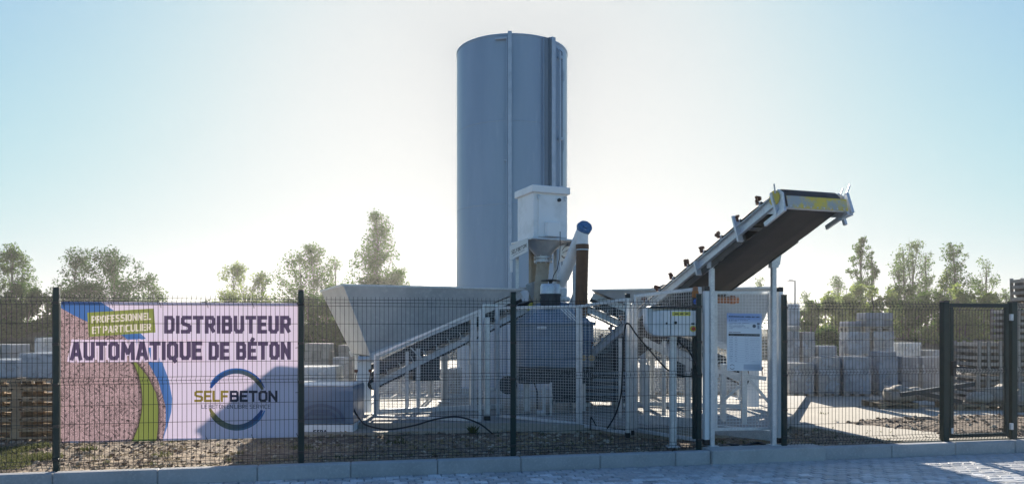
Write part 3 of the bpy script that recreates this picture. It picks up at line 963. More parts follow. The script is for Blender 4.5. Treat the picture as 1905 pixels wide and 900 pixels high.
# ------------------------------------------------------------------ silo
SX, SY, SR, SZ = 0.0, 20.0, 1.49, 8.94
silo = thing('silo', 'tall blue grey cement silo rising behind the mixer', 'silo', (SX, SY, 0))
m_ = MB()
prof = [(SR, 0)]
for z in (2.6, 4.69, 6.77):
    prof += [(SR, z - .022), (SR + .006, z - .012), (SR + .006, z + .012), (SR, z + .022)]
prof += [(SR, SZ - .05), (SR + .012, SZ - .045), (SR + .012, SZ), (SR - .02, SZ + .01)]
m_.lathe((SX, SY, 0), prof, 96)
obj('shell', m_, M_['silo'], silo, smooth=30)
m_ = MB(); m_.lathe((SX, SY, SZ + .012), [(SR - .03, 0), (SR * .6, .06), (.1, .10)], 64); roof = obj('roof', m_, M_['silo'], silo, smooth=30)
def on_silo(px, dr=0.0):
    """angle on the shell facing the camera at pixel column px"""
    a = (px - HX) / FPX
    # ray (a,1)*t hits circle radius SR+dr
    r = SR + dr
    A = a * a + 1; Bq = -2 * SY; Cq = SY * SY - r * r
    disc = max(0, Bq * Bq - 4 * A * Cq)
    t = (-Bq - math.sqrt(disc)) / (2 * A)
    return Vector((a * t, t, 0))
def vbar(nm, px, w_, dep, z0, z1, m, lab=None):
    p = on_silo(px, dep / 2)
    ang = math.atan2(p.y - SY, p.x - SX)
    mb = MB(); mb.bbox((p.x, p.y, (z0 + z1) / 2), (dep, w_, z1 - z0), .006, ang)
    return obj(nm, mb, m, silo, label=lab)
vbar('cable_duct', 948.5, .10, .08, .3, SZ + .03, M_['silo_trim'])
m_ = MB(); p = on_silo(943.0, .06); m_.tube([(p.x, p.y, .5), (p.x, p.y, SZ - .1)], .018, 8); fp_ = obj('conduit', m_, M_['silo'], silo)
for z in (8.8, 5.75):
    m_ = MB(); q0 = on_silo(921 if z > 8 else 938, .05); q1 = on_silo(943, .06)
    m_.bar((q0.x, q0.y, z), (q1.x, q1.y, z), .05, .035); obj('bracket', m_, M_['silo_trim'], silo)
# ladder channel right
vbar('guard_channel', 1027.5, .13, .12, 3.6, SZ + .02, M_['silo_trim'])
vbar('channel_side', 1015.5, .13, .07, 3.6, SZ - .02, M_['chan'])
vbar('channel_lip', 1021.0, .02, .10, 3.6, SZ, M_['chan'])
vbar('channel_lip', 1010.8, .015, .09, 3.6, SZ - .05, M_['silo'])
for pxp, rad in ((1041.5, .022), (1045.5, .012)):
    m_ = MB(); p = on_silo(pxp, .07); m_.tube([(p.x, p.y, 3.0), (p.x, p.y, SZ - .25), (p.x - .12, p.y + .05, SZ - .1)], rad, 8); obj('fill_pipe', m_, M_['darksteel'] if rad < .02 else M_['silo_trim'], silo)
for z in (8.55, 6.45, 5.2, 4.0):
    m_ = MB(); p = on_silo(1042, .04); m_.bbox((p.x, p.y, z), (.12, .10, .07), .01); obj('pipe_clamp', m_, M_['silo_trim'], silo)
m_ = MB()
c = Vector((.42, SY - .4, SZ + .09)); m_.tube([c, c + Vector((0, 0, .22))], .05, 10); m_.tube([c + Vector((0, 0, .2)), c + Vector((0, 0, .26))], .09, 12)
obj('vent', m_, M_['galv'], silo)
m_ = MB()
for a in range(20, 160, 14):
    p = Vector((SX + (SR - .1) * math.cos(R(a)), SY + (SR - .1) * math.sin(R(a)), SZ)); m_.tube([p, p + Vector((0, 0, .12))], .012, 5)
obj('roof_studs', m_, M_['galv'], silo, kind='stuff')
for z in (4.0, 6.2, 8.0):
    m_ = MB(); p = on_silo(1049, .03); m_.tube([(p.x, p.y, z), (p.x, p.y, z + .3)], .012, 6)
    obj('edge_lug', m_, M_['silo_trim'], silo)

# ------------------------------------------------------------------ belt conveyor builder
def conveyor(name, label, tail, head, width, rail_h=.11, idler_n=8, flip=False, parent_lab=None, rollers_mat='galv', head_kit=False, rust=False, rd=.085):
    tail = Vector(tail); head = Vector(head)
    t = (head - tail); L = t.length; t.normalize()
    s = t.cross(Vector((0, 0, 1))).normalized()       # right side looking up the belt
    n = s.cross(t).normalized()
    if flip: s = -s
    root = thing(name, label, 'conveyor', tail - Vector((0, 0, 0)))
    def Q(l, a, b): return tail + t * l + s * a + n * b
    hw = width / 2
    for sg in (-1, 1):
        m_ = MB(); m_.bar(Q(0, sg * hw, 0), Q(L - .05, sg * hw, 0), .014, rail_h, up=n)
        m_.bar(Q(0, sg * (hw + .02), rail_h / 2), Q(L - .05, sg * (hw + .02), rail_h / 2), .05, .008, up=n)
        m_.bar(Q(0, sg * (hw + .02), -rail_h / 2), Q(L - .05, sg * (hw + .02), -rail_h / 2), .05, .008, up=n)
        obj('side_rail', m_, M_['galv'], root)
    # carrying belt: trough, wraps the drums
    bw = hw - .05
    th = .012
    prof = [(-bw, .155), (-bw * .45, .085), (bw * .45, .085), (bw, .155)]
    m_ = MB()
    st = []
    K = 14
    for i in range(K + 1):
        l = .05 + (L - .12) * i / K
        flat = max(0, 1 - min(l - .05, L - .07 - l) / .35)
        st.append([Q(l, a, b * (1 - flat) + rd * flat) for a, b in prof])
    for j in range(9):          # head wrap
        ph = math.pi * j / 8
        st.append([Q(L - .05 + math.sin(ph) * rd, a, math.cos(ph) * rd) for a, b in prof])
    for i in range(K + 1):      # return run, sagging
        l = L - .05 - (L - .12) * i / K
        st.append([Q(l, a, -rd - .012 * math.sin(i * 1.7) ** 2) for a, b in prof])
    for j in range(9):
        ph = math.pi * j / 8
        st.append([Q(.05 - math.sin(ph) * rd, a, -math.cos(ph) * rd) for a, b in prof])
    vs = [p for r_ in st for p in r_]
    nn = len(prof); ns_ = len(st)
    fs = []
    for i in range(ns_):
        for k in range(nn - 1):
            i2 = (i + 1) % ns_
            fs.append((i * nn + k, i * nn + k + 1, i2 * nn + k + 1, i2 * nn + k))
    m_.add(vs, fs)
    bo = obj('belt', m_, M_['rubber'], root, smooth=40)
    md = bo.modifiers.new('thick', 'SOLIDIFY'); md.thickness = th; md.offset = 0
    for l in (.05, L - .05):
        m_ = MB(); m_.tube([Q(l, -hw + .02, 0), Q(l, hw - .02, 0)], rd - .01, 16); obj('drum', m_, M_['darksteel'], root, smooth=40)
    for k in range(idler_n):
        l = .35 + (L - .7) * k / (idler_n - 1)
        m_ = MB(); m_.bar(Q(l, -hw, .03), Q(l, hw, .03), .03, .03, up=n)
        for sg in (-1, 1): m_.bar(Q(l, sg * (hw - .005), .0), Q(l, sg * (hw - .005), .15), .025, .012, up=t)
        io = obj('idler_frame', m_, M_['galv'], root)
        m_ = MB(); m_.tube([Q(l, -hw + .02, .14), Q(l, -hw * .42, .065), Q(l, hw * .42, .065), Q(l, hw - .02, .14)], .022, 8)
        obj('roller', m_, M_['darksteel'], io)
        if rust:
            m_ = MB(); rck = random.Random(k)
            for sg in (-1,):
                for q in range(4):
                    rock(m_, Q(l + rck.uniform(-.025, .025), sg * (hw + .01) + rck.uniform(-.02, .02), .185 + rck.uniform(-.02, .025)), rck.uniform(.022, .034), rck, .9, 6)
                m_.tube([Q(l, sg * (hw + .02), .12), Q(l, sg * (hw + .02), .18)], .02, 6)
            obj('belt_scraper_brush', m_, M_['rust'], io, kind='stuff')
    ln = L
    k = 0.6
    while k < ln - .4:
        m_ = MB(); m_.bar(Q(k, -hw, -.03), Q(k, hw, -.03), .05, .04, up=n); obj('cross_member', m_, M_['galv'], root); k += .75
    return root, Q, L, hw, t, s, n

# discharge conveyor (towards the street)
A = Vector((2.976, 8.3, 2.975)); dvec = Vector((-.42, 1.3, -.512)); svec = Vector((1.3, .42, 0)).normalized()
head = A + svec * .40 - dvec.normalized() * .05
tailp = head + dvec.normalized() * 7.0
cv, Q, L, hw, t, s, n = conveyor('discharge_conveyor', 'long inclined belt conveyor with yellow head plate reaching over the fence towards the street', tailp, head, .80, rail_h=.115, idler_n=16, rust=True, rd=.125, flip=True)
# head kit
m_ = MB()
m_.sheet([Q(L + .088, -hw + .02, -.015), Q(L + .088, hw + .03, -.015), Q(L + .07, hw + .03, -.155), Q(L + .07, -hw + .02, -.155)], .008)
hp = obj('head_plate', m_, M_['yellow'], cv, label='worn yellow and grey scraper plate')
m_ = MB()
for k in range(9): m_.tube([Q(L + .06, -hw + .05 + k * .09, -.14), Q(L + .083, -hw + .05 + k * .09, -.14)], .010, 6)
obj('bolts', m_, M_['galv'], hp, kind='stuff')
m_ = MB(); m_.bar(Q(L + .055, -hw, -.15), Q(L + .055, hw + .04, -.15), .03, .018, up=n); obj('scraper_bar', m_, M_['galv'], cv)
for sg in (-1, 1):
    a = sg * (hw + .012)
    m_ = MB(); m_.sheet([Q(L - .30, a, .06), Q(L + .03, a, .10), Q(L + .09, a, .02), Q(L + .06, a, -.16), Q(L - .02, a, -.19), Q(L - .25, a, -.06)], .012); hc = obj('head_cheek', m_, M_['galv'], cv)
    m_ = MB(); m_.bar(Q(L - .06, a + sg * .02, -.17), Q(L - .06, a + sg * .02, .10), .055, .03, up=t); obj('tension_bracket', m_, M_['galv'], hc)
    m_ = MB(); m_.bar(Q(L - .30, a + sg * .015, -.17), Q(L + .07, a + sg * .015, -.17), .03, .05, up=n); obj('lower_arm', m_, M_['galv'], hc)
    m_ = MB(); m_.tube([Q(L + .0, a + sg * .03, .06), Q(L + .05, a + sg * .06, .15)], .009, 6); obj('threaded_rod', m_, M_['galv'], hc)
m_ = MB(); m_.tube([Q(L - .05, -hw - .02, .03), Q(L - .05, -hw - .035, .03)], .085, 20); obj('drum_cover', m_, M_['yellow'], cv)
m_ = MB(); a = hw + .05
m_.bar(Q(L - .10, a, -.10), Q(L + .06, a + .04, -.10), .035, .04, up=n); m_.bar(Q(L + .06, a + .04, -.17), Q(L + .06, a + .04, .08), .04, .04, up=t); m_.bar(Q(L - .04, a + .0, -.17), Q(L - .04, a + .0, -.27), .035, .035, up=t)
m_.bar(Q(L - .06, hw, -.20), Q(L + .06, a + .05, -.18), .025, .025, up=n)
obj('guide_bracket', m_, M_['galv'], cv)
m_ = MB(); m_.tube([Q(L + .06, a + .04, .07), Q(L + .10, a + .09, .18)], .009, 6); obj('threaded_rod', m_, M_['galv'], cv)
for l, hgt in ((L - .78, .34), (L - 1.75, .2)):
    m_ = MB(); m_.bar(Q(l, -hw - .035, -.14), Q(l, -hw - .035, hgt - .14), .075, .03, up=t); obj('side_plate', m_, M_['galv'], cv)
for sg in (-1, 1):   # deep lower box of the frame, belt return guard edges
    m_ = MB(); m_.bar(Q(L - .75, sg * (hw - .02), -.095), Q(2.2, sg * (hw - .02), -.115), .012, .08, up=n); obj('return_guard', m_, M_['darksteel'], cv)
# legs on the kerb
for sg, px, D in ((-1, 1324, 9.62), (1, 1439, 9.72)):
    zt = zat(487, D); x = xat(px, D)
    m_ = MB(); m_.bbox((x, D, zt / 2), (.060, .06, zt), .005, TH); lg = obj('leg', m_, M_['galv'], cv)
    m_ = MB(); m_.bbox((x, D, .018), (.15, .13, .012), .003, TH); obj('foot_plate', m_, M_['galv'], lg)
    m_ = MB(); m_.bbox((x, D, zt - .02), (.10, .09, .12), .004, TH)
    m_.sheet([(x - .03, D - .04, zt + .02), (x + .06, D - .04, zt + .12), (x + .09, D - .04, zt + .10), (x + .07, D - .04, zt - .04), (x, D - .04, zt - .08)], .01)
    obj('gusset', m_, M_['galv'], lg)
# support deeper inside
for sg in (-1, 1):
    p = Q(L - 4.3, sg * hw, -.1)
    m_ = MB(); m_.bar((p.x, p.y, BZ), (p.x, p.y, p.z), .06); obj('leg', m_, M_['galv'], cv)
# geared motor under the belt
m_ = MB(); c0 = P(1332, 557, 10.35); c1 = P(1374, 558, 10.35)
m_.tube([c0, c0.lerp(c1, .6), c0.lerp(c1, .62), c0.lerp(c1, .82), c0.lerp(c1, .84), c1], [.05, .05, .062, .062, .045, .045], 14)
obj('gear_motor', m_, M_['orange'], cv, smooth=40)

# ------------------------------------------------------------------ charging units (hopper + belt)
def charging(N0, a, b, L, W, ztop, lab_h, lab_c, zb=1.10):
    N0 = Vector(N0); a = Vector(a).normalized(); b = Vector(b).normalized()
    def C(i, j, z): return N0 + a * i + b * j + Vector((0, 0, z))
    hop = thing('hopper', lab_h, 'hopper', C(0, 0, 0))
    j0, j1 = .30, W - .35
    F_ = lambda i, j, z: C(i, j, z)
    t_ = .012
    m_ = MB(); m_.sheet([F_(0, 0, ztop), F_(L, 0, ztop), F_(L - .02, j0, ztop - .06), F_(.50, j0 - .1, zb)], t_); fr = obj('front_wall', m_, M_['galv_dull'], hop)
    m_ = MB()
    for i in (1.1, 2.1):
        f0 = (ztop - zb) * (1 - (i - .5) / (L - .5))
        m_.bar(F_(i, -.012, ztop - .06), F_(i - .03, (j0 - .1) * .85 - .012, ztop - f0 * .9), .025, .012, up=b)
    m_ = MB(); m_.sheet([F_(0, W, ztop), F_(0, 0, ztop), F_(.50, j0 - .1, zb), F_(.50, j1, zb)], t_); obj('end_wall', m_, M_['galv_dull'], hop)
    m_ = MB(); m_.sheet([F_(L, W, ztop), F_(0, W, ztop), F_(.50, j1, zb), F_(L - .02, j1, ztop - .06)], t_); obj('back_wall', m_, M_['galv_dull'], hop)
    m_ = MB(); m_.sheet([F_(.5, j0 - .1, zb - .004), F_(.5, j1, zb - .004), F_(L - .02, j1, ztop - .065), F_(L - .02, j0, ztop - .065)], t_); obj('bottom', m_, M_['galv_dull'], hop)
    m_ = MB()
    for p, q in ((F_(-.01, -.01, ztop), F_(L, -.01, ztop)), (F_(-.01, 0, ztop), F_(-.01, W, ztop)), (F_(0, W, ztop), F_(L, W, ztop))):
        m_.bar(p, q, .035, .03)
    obj('rim', m_, M_['galv'], hop)
    m_ = MB(); m_.bar(F_(.008, -.01, ztop - .02), F_(.49, j0 - .115, zb), .03, .012, up=a); obj('corner_seam', m_, M_['galv'], hop)
    # diagonal beam under front wall
    for jj in (j0 - .14, j1 + .05):
        m_ = MB(); m_.bar(F_(.48, jj, zb - .03), F_(L + .02, jj, ztop - .10), .05, .11); obj('inclined_beam', m_, M_['galv'], hop)
    # end columns
    for jj in (j0 - .08, j1):
        m_ = MB(); m_.bbox(F_(.60, jj, (zb + BZ) / 2 - .02), (.07, .07, zb - BZ - .04), .005, math.atan2(a.y, a.x)); lg = obj('leg', m_, M_['galv'], hop)
        m_ = MB(); m_.bbox(F_(.60, jj, BZ + .012), (.16, .16, .015), .003, math.atan2(a.y, a.x)); obj('foot_plate', m_, M_['galv'], lg)
    m_ = MB(); m_.bbox(F_(.42, j0 + .06, (zb - .06 + BZ) / 2), (.24, .04, zb - .12 - BZ), .004, math.atan2(a.y, a.x)); obj('column', m_, M_['light_post'], hop)
    m_ = MB(); m_.tube([F_(.28, j0 - .06, zb - .06), F_(.56, j0 - .06, zb - .06)], .045, 14)
    for i in (.30, .54): m_.tube([F_(i - .015, j0 - .06, zb - .06), F_(i + .015, j0 - .06, zb - .06)], .06, 14)
    obj('hinge_shaft', m_, M_['galv'], hop, smooth=40)
    for i in (.26, .5):
        m_ = MB(); m_.bbox(F_(i, j0 - .05, zb - .26), (.05, .07, .05), .01); m_.tube([F_(i, j0 - .08, zb - .26), F_(i - .03, j0 - .11, zb - .45)], .008, 5)
        obj('sensor', m_, M_['rust'], hop)
    # legs near mixer
    i = L * .72
    zz = zb + (ztop - zb) * (i - .5) / (L - .5) - .1
    for jj in (j0 - .1, j1):
        m_ = MB(); m_.bbox(F_(i, jj, (zz + BZ) / 2), (.11, .09, zz - BZ), .005, math.atan2(a.y, a.x)); lg = obj('leg', m_, M_['galv'], hop)
        m_ = MB(); m_.bbox(F_(i, jj, .95), (.16, .12, .07), .006, math.atan2(a.y, a.x)); obj('collar', m_, M_['galv'], lg)
        m_ = MB(); m_.bbox(F_(i, jj, BZ + .012), (.2, .18, .015), .003, math.atan2(a.y, a.x)); obj('foot_plate', m_, M_['galv'], lg)
    for z in (BZ + .05,):
        m_ = MB(); m_.bar(F_(.6, j0 - .09, z), F_(L * .9, j0 - .09, z), .06, .08); obj('base_rail', m_, M_['galv'], hop)
    for ii, zz_ in ((1.35, 1.2), (1.15, 1.15)):
        m_ = MB(); m_.bar(F_(ii, j0, BZ), F_(ii, j0, zz_), .06, .06); obj('inner_leg', m_, M_['galv'], hop)
    m_ = MB(); m_.bbox(F_(1.55, j0 + .35, .85), (.5, .35, .45), .01, math.atan2(a.y, a.x)); obj('weigh_box', m_, M_['darksteel'], hop)
    # belt
    jm = j0 + .28
    rt, Qc, Lc, hwc, tc, sc, nc = conveyor('charging_conveyor', lab_c, F_(.52, jm, .58), F_(L + .35, jm, .58 + (L - .17) * .46), .62, rail_h=.085, idler_n=12)
    # skirt struts
    for l in (1.0, 2.4):
        m_ = MB(); m_.bar(Qc(l, (1 if a.x > 0 else -1) * (hwc + .03), 0), Qc(l - .12, (1 if a.x > 0 else -1) * (hwc + .03), .30), .045, .02, up=tc); obj('strut', m_, M_['galv'], rt)
    sg = 1 if a.x > 0 else -1
    for sgn in (-1, 1):
        m_ = MB(); m_.bar(Qc(.2, sgn * (hwc - .03), .20), Qc(Lc - .2, sgn * (hwc - .03), .20), .012, .09, up=nc); obj('skirt', m_, M_['darksteel'], rt)
    # head cover plate and yellow guard
    near = -1 if (s_dot := (sc.y)) > 0 else 1
    m_ = MB(); m_.sheet([Qc(Lc - .05, near * (hwc + .03), .42), Qc(Lc + .16, near * (hwc + .03), .40), Qc(Lc + .14, near * (hwc + .03), -.05), Qc(Lc - .02, near * (hwc + .03), -.05)], .01); obj('head_cover', m_, M_['galv'], rt)
    m_ = MB(); c = Qc(Lc - .1, near * (hwc + .04), -.02); m_.tube([c, c + sc * near * .05], .10, 18); obj('pulley_guard', m_, M_['yellow_label'], rt)
    return C
a1 = Vector((.9155, .402, 0)); b1 = Vector((-.402, .9155, 0))
charging((-2.74, 12.0, 0), a1, b1, 3.23, 2.15, 2.252,
         'large galvanised funnel hopper left of the mixer, its corner above the blue pallet', 'inclined belt conveyor under the left hopper')
a2 = Vector((-.9625, .271, 0)); b2 = Vector((.271, .9625, 0))
charging((4.66, 12.95, 0), a2, b2, 3.28, 2.5, 2.265,
         'galvanised funnel hopper right of the mixer, seen behind the information board', 'inclined belt conveyor under the right hopper')
# made-up aggregate heap standing in for the shaded inner wall of the right hopper
def heap(N0, a, b, L, W, lab, top, peak=.5):
    N0 = Vector(N0); mb = MB()
    n_ = 16; vs = []
    rr_ = random.Random(5)
    for j in range(n_ + 1):
        for i in range(n_ + 1):
            x = .10 + (L - .16) * i / n_; y = .10 + (W - .2) * j / n_
            e = min(i, n_ - i, j, n_ - j) / (n_ / 2)
            z = top - .16 + peak * e ** 1.1 * (1 - .6 * abs(i / n_ - .3)) + rr_.uniform(-.015, .015)
            p = N0 + a * x + b * y; vs.append((p.x, p.y, z))
    mb.add(vs, [(j * (n_ + 1) + i, j * (n_ + 1) + i + 1, (j + 1) * (n_ + 1) + i + 1, (j + 1) * (n_ + 1) + i) for j in range(n_) for i in range(n_)])
    solo('shade_heap', mb, M_['gravel'], lab, 'stand-in heap', (N0.x, N0.y, top - .2))
heap((4.66, 12.95, 0), a2, b2, 3.28, 2.5, 'low dark made-up heap standing in for the shaded inner wall of the right hopper', 2.265, .5)

# ------------------------------------------------------------------ mixer
MX = Vector((xat(1030, 13.4), 13.4, 0))
mx = thing('concrete_mixer', 'blue grey round pan mixer standing behind the mesh guards below the silo', 'mixer', MX)
m_ = MB(); m_.lathe(MX, [(.70, .86), (.74, .88), (.74, .98), (.72, 1.0), (.72, 1.30), (.735, 1.31), (.735, 1.36), (.72, 1.37), (.72, 1.60), (.76, 1.61), (.76, 1.66), (.70, 1.67)], 48); dr = obj('pan', m_, M_['mixer'], mx, smooth=30)
m_ = MB(); m_.lathe(MX, [(.68, 1.67), (.42, 1.90), (.36, 2.0), (.2, 2.02)], 8); obj('lid', m_, M_['mixer'], mx)
m_ = MB(); mo = Vector((xat(1024, 13.1), 13.1, 0))
m_.lathe(mo, [(.165, 1.92), (.175, 1.95), (.175, 2.12), (.19, 2.13), (.19, 2.16)], 24); obj('motor_base', m_, M_['darksteel'], mx, smooth=30)
m_ = MB(); m_.lathe(mo, [(.185, 2.16), (.18, 2.30), (.16, 2.335), (.06, 2.34)], 24); obj('motor_cowl', m_, M_['galv'], mx, smooth=30)
m_ = MB(); m_.lathe(mo, [(.03, 2.34), (.03, 2.385), (.17, 2.39), (.17, 2.40), (.05, 2.42)], 24); obj('motor_cap', m_, M_['darksteel'], mx, smooth=30)
for ang in (35, 145, 215, 325):
    c = MX + Vector((.6 * math.cos(R(ang)), .6 * math.sin(R(ang)), 0))
    m_ = MB(); m_.bar((c.x, c.y, BZ), (c.x, c.y, .88), .10); obj('leg', m_, M_['galv'], mx)
m_ = MB(); m_.bbox((MX.x, MX.y, .72), (1.3, 1.1, .26), .02); obj('underframe', m_, M_['darksteel'], mx)
m_ = MB(); m_.sheet([MX + Vector((-.1, -.5, .6)), MX + Vector((.45, -.5, .6)), MX + Vector((.35, -.45, .25)), MX + Vector((0, -.45, .25))], .012); obj('discharge_chute', m_, M_['darksteel'], mx)
m_ = MB(); m_.bbox(MX + Vector((-.25, -.78, 1.15)), (.32, .10, .5), .015); obj('inspection_door', m_, M_['mixer'], mx)
m_ = MB(); m_.bbox(MX + Vector((-.25, -.84, 1.56)), (.16, .04, .05), .01); obj('latch', m_, M_['galv'], mx)
for k in range(3):
    m_ = MB(); m_.bar(MX + Vector((.05 + k * .07, -.62, 1.93 - k * .02)), MX + Vector((.27 + k * .07, -.72, 1.70 - k * .02)), .018)
    obj('handle', m_, M_['galv'], mx)
c = P(1092, 665, 12.7)
for dx in (-.07, .07):
    m_ = MB(); m_.tube([c + Vector((dx, 0, 0)), c + Vector((dx, -.1, 0))], .055, 12)
    obj('hydraulic_valve', m_, M_['ochre'], mx, label='ochre round valve body')
m_ = MB(); c = P(945, 715, 13.0); m_.tube([c + Vector((0, 0, 0)), c + Vector((0, -.12, 0))], .16, 20); obj('gear_wheel', m_, M_['darksteel'], mx)
c = P(1012, 745, 12.3)
m_ = MB(); m_.bbox(c, (.05, .05, .55), .005); m_.bbox(c + Vector((-.05, 0, -.2)), (.14, .1, .08), .01); obj('hydraulic_ram', m_, M_['galv'], mx)
m_ = MB(); m_.bbox(c + Vector((.12, .1, 0)), (.04, .04, .6), .005); obj('hydraulic_ram', m_, M_['galv'], mx)
for (x0, y0, x1, y1) in ((990, 700, 1000, 760), (1030, 705, 1022, 770), (1050, 700, 1062, 768)):
    m_ = MB(); m_.tube([P(x0, y0, 12.6), P((x0 + x1) / 2 + 5, (y0 + y1) / 2, 12.4), P(x1, y1, 12.5)], .014, 6)
    obj('hydraulic_hose', m_, M_['black'], mx)

# ------------------------------------------------------------------ cement weigh cabinet, on its own frame
yaw = math.atan2(a1.y, a1.x)
wc = Vector((.37, 13.25, 0))        # near corner
def C(i, j, z): return wc + a1 * i + b1 * j + Vector((0, 0, z))
WZ0, WZ1 = 3.17, 4.0
cab = thing('weigh_cabinet', 'white square cement weigher cabinet with lid and cone above the mixer', 'cabinet', C(.35, .35, 0))
m_ = MB(); m_.bbox(C(.36, .36, (WZ0 + WZ1) / 2), (.68, .70, WZ1 - WZ0), .01, yaw); bx = obj('housing', m_, M_['white_paint'], cab)
m_ = MB(); m_.bbox(C(.36, .355, WZ1 + .055), (.77, .80, .13), .012, yaw); obj('lid', m_, M_['white_paint'], cab)
m_ = MB(); m_.bbox(C(.40, -.005, (WZ0 + WZ1) / 2 - .01), (.58, .02, WZ1 - WZ0 - .08), .006, yaw); dd = obj('door', m_, M_['white_paint'], cab)
m_ = MB(); m_.bbox(C(.36, -.07, WZ0 + .16), (.26, .11, .26), .01, yaw); obj('junction_box', m_, M_['white_paint'], cab)
m_ = MB(); m_.tube([C(.52, -.01, WZ1 - .12), C(.52, -.05, WZ1 - .12)], .032, 14); obj('key_lock', m_, M_['black'], dd)
for i in (.10, .64):
    m_ = MB(); m_.bbox(C(i, -.03, WZ1 - .09), (.03, .025, .08), .004, yaw); m_.tube([C(i - .02, -.04, WZ1 - .05), C(i + .03, -.04, WZ1 - .07)], .01, 6); obj('latch', m_, M_['galv'], dd)
m_ = MB(); m_.bbox(C(.42, .33, WZ0 - .02), (.98, .95, .03), .005, yaw); obj('tray', m_, M_['galv'], cab)
m_ = MB(); cc = C(.33, .25, 0)
m_.lathe(cc, [(.125, 2.86), (.36, 3.14)], 28, cap=False); cn = obj('cone', m_, M_['galv_dull'], cab, smooth=40)
m_ = MB(); m_.lathe(cc, [(.125, 2.76), (.17, 2.765), (.17, 2.79), (.13, 2.80), (.13, 2.83), (.17, 2.84), (.17, 2.865), (.125, 2.87)], 28); fl = obj('flange', m_, M_['galv'], cn, smooth=30)
m_ = MB()
for k in range(10):
    a_ = 2 * math.pi * k / 10; q = cc + Vector((.155 * math.cos(a_), .155 * math.sin(a_), 0)); m_.tube([q + Vector((0, 0, 2.74)), q + Vector((0, 0, 2.89))], .009, 5)
obj('bolts', m_, M_['galv'], cn, kind='stuff')
m_ = MB()
pts = []; rs_ = []
for k in range(25):
    f_ = k / 24; pts.append(cc.lerp(Vector((xat(1003, 13.35), 13.35, 0)), f_) + Vector((0, 0, 2.76 - f_ * .9))); rs_.append(.118 + (.006 if k % 2 else 0))
m_.tube(pts, rs_, 18); obj('flexible_sleeve', m_, M_['beige_hose'], cab, smooth=60)
m_ = MB(); m_.bbox(Vector((xat(991, 13.9), 13.9, 2.35)), (.12, .12, 1.5), .01, yaw); obj('rear_pipe', m_, M_['beige_hose'], cab)
for i, j in ((.02, .72), (.82, .72), (.85, .0)):
    m_ = MB(); m_.bar(C(i, j, BZ), C(i, j, 3.14), .06); obj('frame_leg', m_, M_['galv'], cab)
for p_, q_ in ((C(.82, .72, 3.1), C(.85, 0, 3.1)), (C(.02, .72, 2.3), C(.85, .72, 2.3))):
    m_ = MB(); m_.bar(p_, q_, .05); obj('frame_rail', m_, M_['galv'], cab)
# printed signs on it
def sign_art(w, h, px):
    X, Y = np.meshgrid((np.arange(w) + .5), (np.arange(h) + .5)); s_ = Art(X, Y, 1.2); s_.fill(np.ones_like(X), (.78, .80, .80)); return s_
s1 = sign_art(400, 200, 1)
s1.text('SELF', 40, 170, 125, 125, 56, .2, (.16, .17, .2), gap=.35); s1.text('BETON', 178, 372, 125, 125, 56, .2, (.10, .12, .18), gap=.35)
s1.text('LE BETON EN LIBRE SERVICE', 70, 330, 158, 158, 18, .16, (.3, .32, .36), gap=.8)
ms1 = print_mat('sign_print', s1.image('weigher_sign'), .4)
q = [P(948.5, 457.5, 13.95), P(982, 442, 13.14), P(982, 467.5, 13.14), P(948.5, 485, 13.95)]
sg_ = thing('brand_sign', 'small white SELFBETON plate under the left side of the weigher cabinet', 'sign', q[3])
uv_quad('plate', q, ms1, sg_, .006)
m_ = MB(); a_, b_ = P(951, 484, 13.9), P(951, 506, 13.9); m_.bar(a_, b_, .055, .02); obj('bracket', m_, M_['white_paint'], sg_)
s2 = sign_art(300, 300, 1); s2.logo(150, 150, 105, ((.05, .10, .2), (.1, .2, .35), (.2, .2, .15), (.1, .12, .1)))
s2.text('SELF', 70, 140, 162, 162, 26, .2, (.2, .2, .15), gap=.3); s2.text('BETON', 143, 235, 162, 162, 26, .2, (.08, .1, .15), gap=.3)
ms2 = print_mat('logo_print', s2.image('logo_sign'), .4)
q = [P(1041, 459, 13.35), P(1067, 445.5, 14.1), P(1060, 480, 14.1), P(1039, 489, 13.35)]
sg_ = thing('logo_sign', 'small plate with the round SELFBETON arcs at the right side of the weigher cone', 'sign', q[3])
uv_quad('plate', q, ms2, sg_, .006)

# screw conveyor with blue end and brown hose
au = thing('screw_conveyor', 'white screw conveyor tube with blue end cap and brown drop hose', 'conveyor', P(1045, 528, 13.2))
A_ = P(1086, 424, 12.55); B_ = P(1043, 528, 13.3)
m_ = MB(); m_.tube([B_, B_.lerp(A_, .12), B_.lerp(A_, .121), A_], [.09, .09, .105, .105], 24); tb = obj('tube', m_, M_['white_paint'], au, smooth=40)
dr_ = (A_ - B_).normalized()
m_ = MB(); m_.tube([A_ - dr_ * .01, A_ + dr_ * .03], .125, 28); cp = obj('end_cap', m_, M_['bluecap'], tb, smooth=40)
dirc = (dr_ + Vector((0.1, -.75, 0))).normalized()
ctr = A_ + dr_ * .03 + dirc * .0
m_ = MB(); cc2 = A_ + Vector((.012, -.03, .0)); m_.tube([cc2 - dirc * .05, cc2 + dirc * .03], .125, 28)
for k in range(8):
    ax = dirc.orthogonal().normalized(); ay = dirc.cross(ax); a_ = 2 * math.pi * k / 8
    m_.tube([cc2 + (ax * math.cos(a_) + ay * math.sin(a_)) * .10 + dirc * .03, cc2 + (ax * math.cos(a_) + ay * math.sin(a_)) * .10 + dirc * .045], .010, 5)
m_.tube([cc2 + dirc * .03, cc2 + dirc * .06], .035, 12)
obj('end_flange', m_, M_['bluecap'], tb, smooth=40)
hx = xat(1083.5, 12.55)
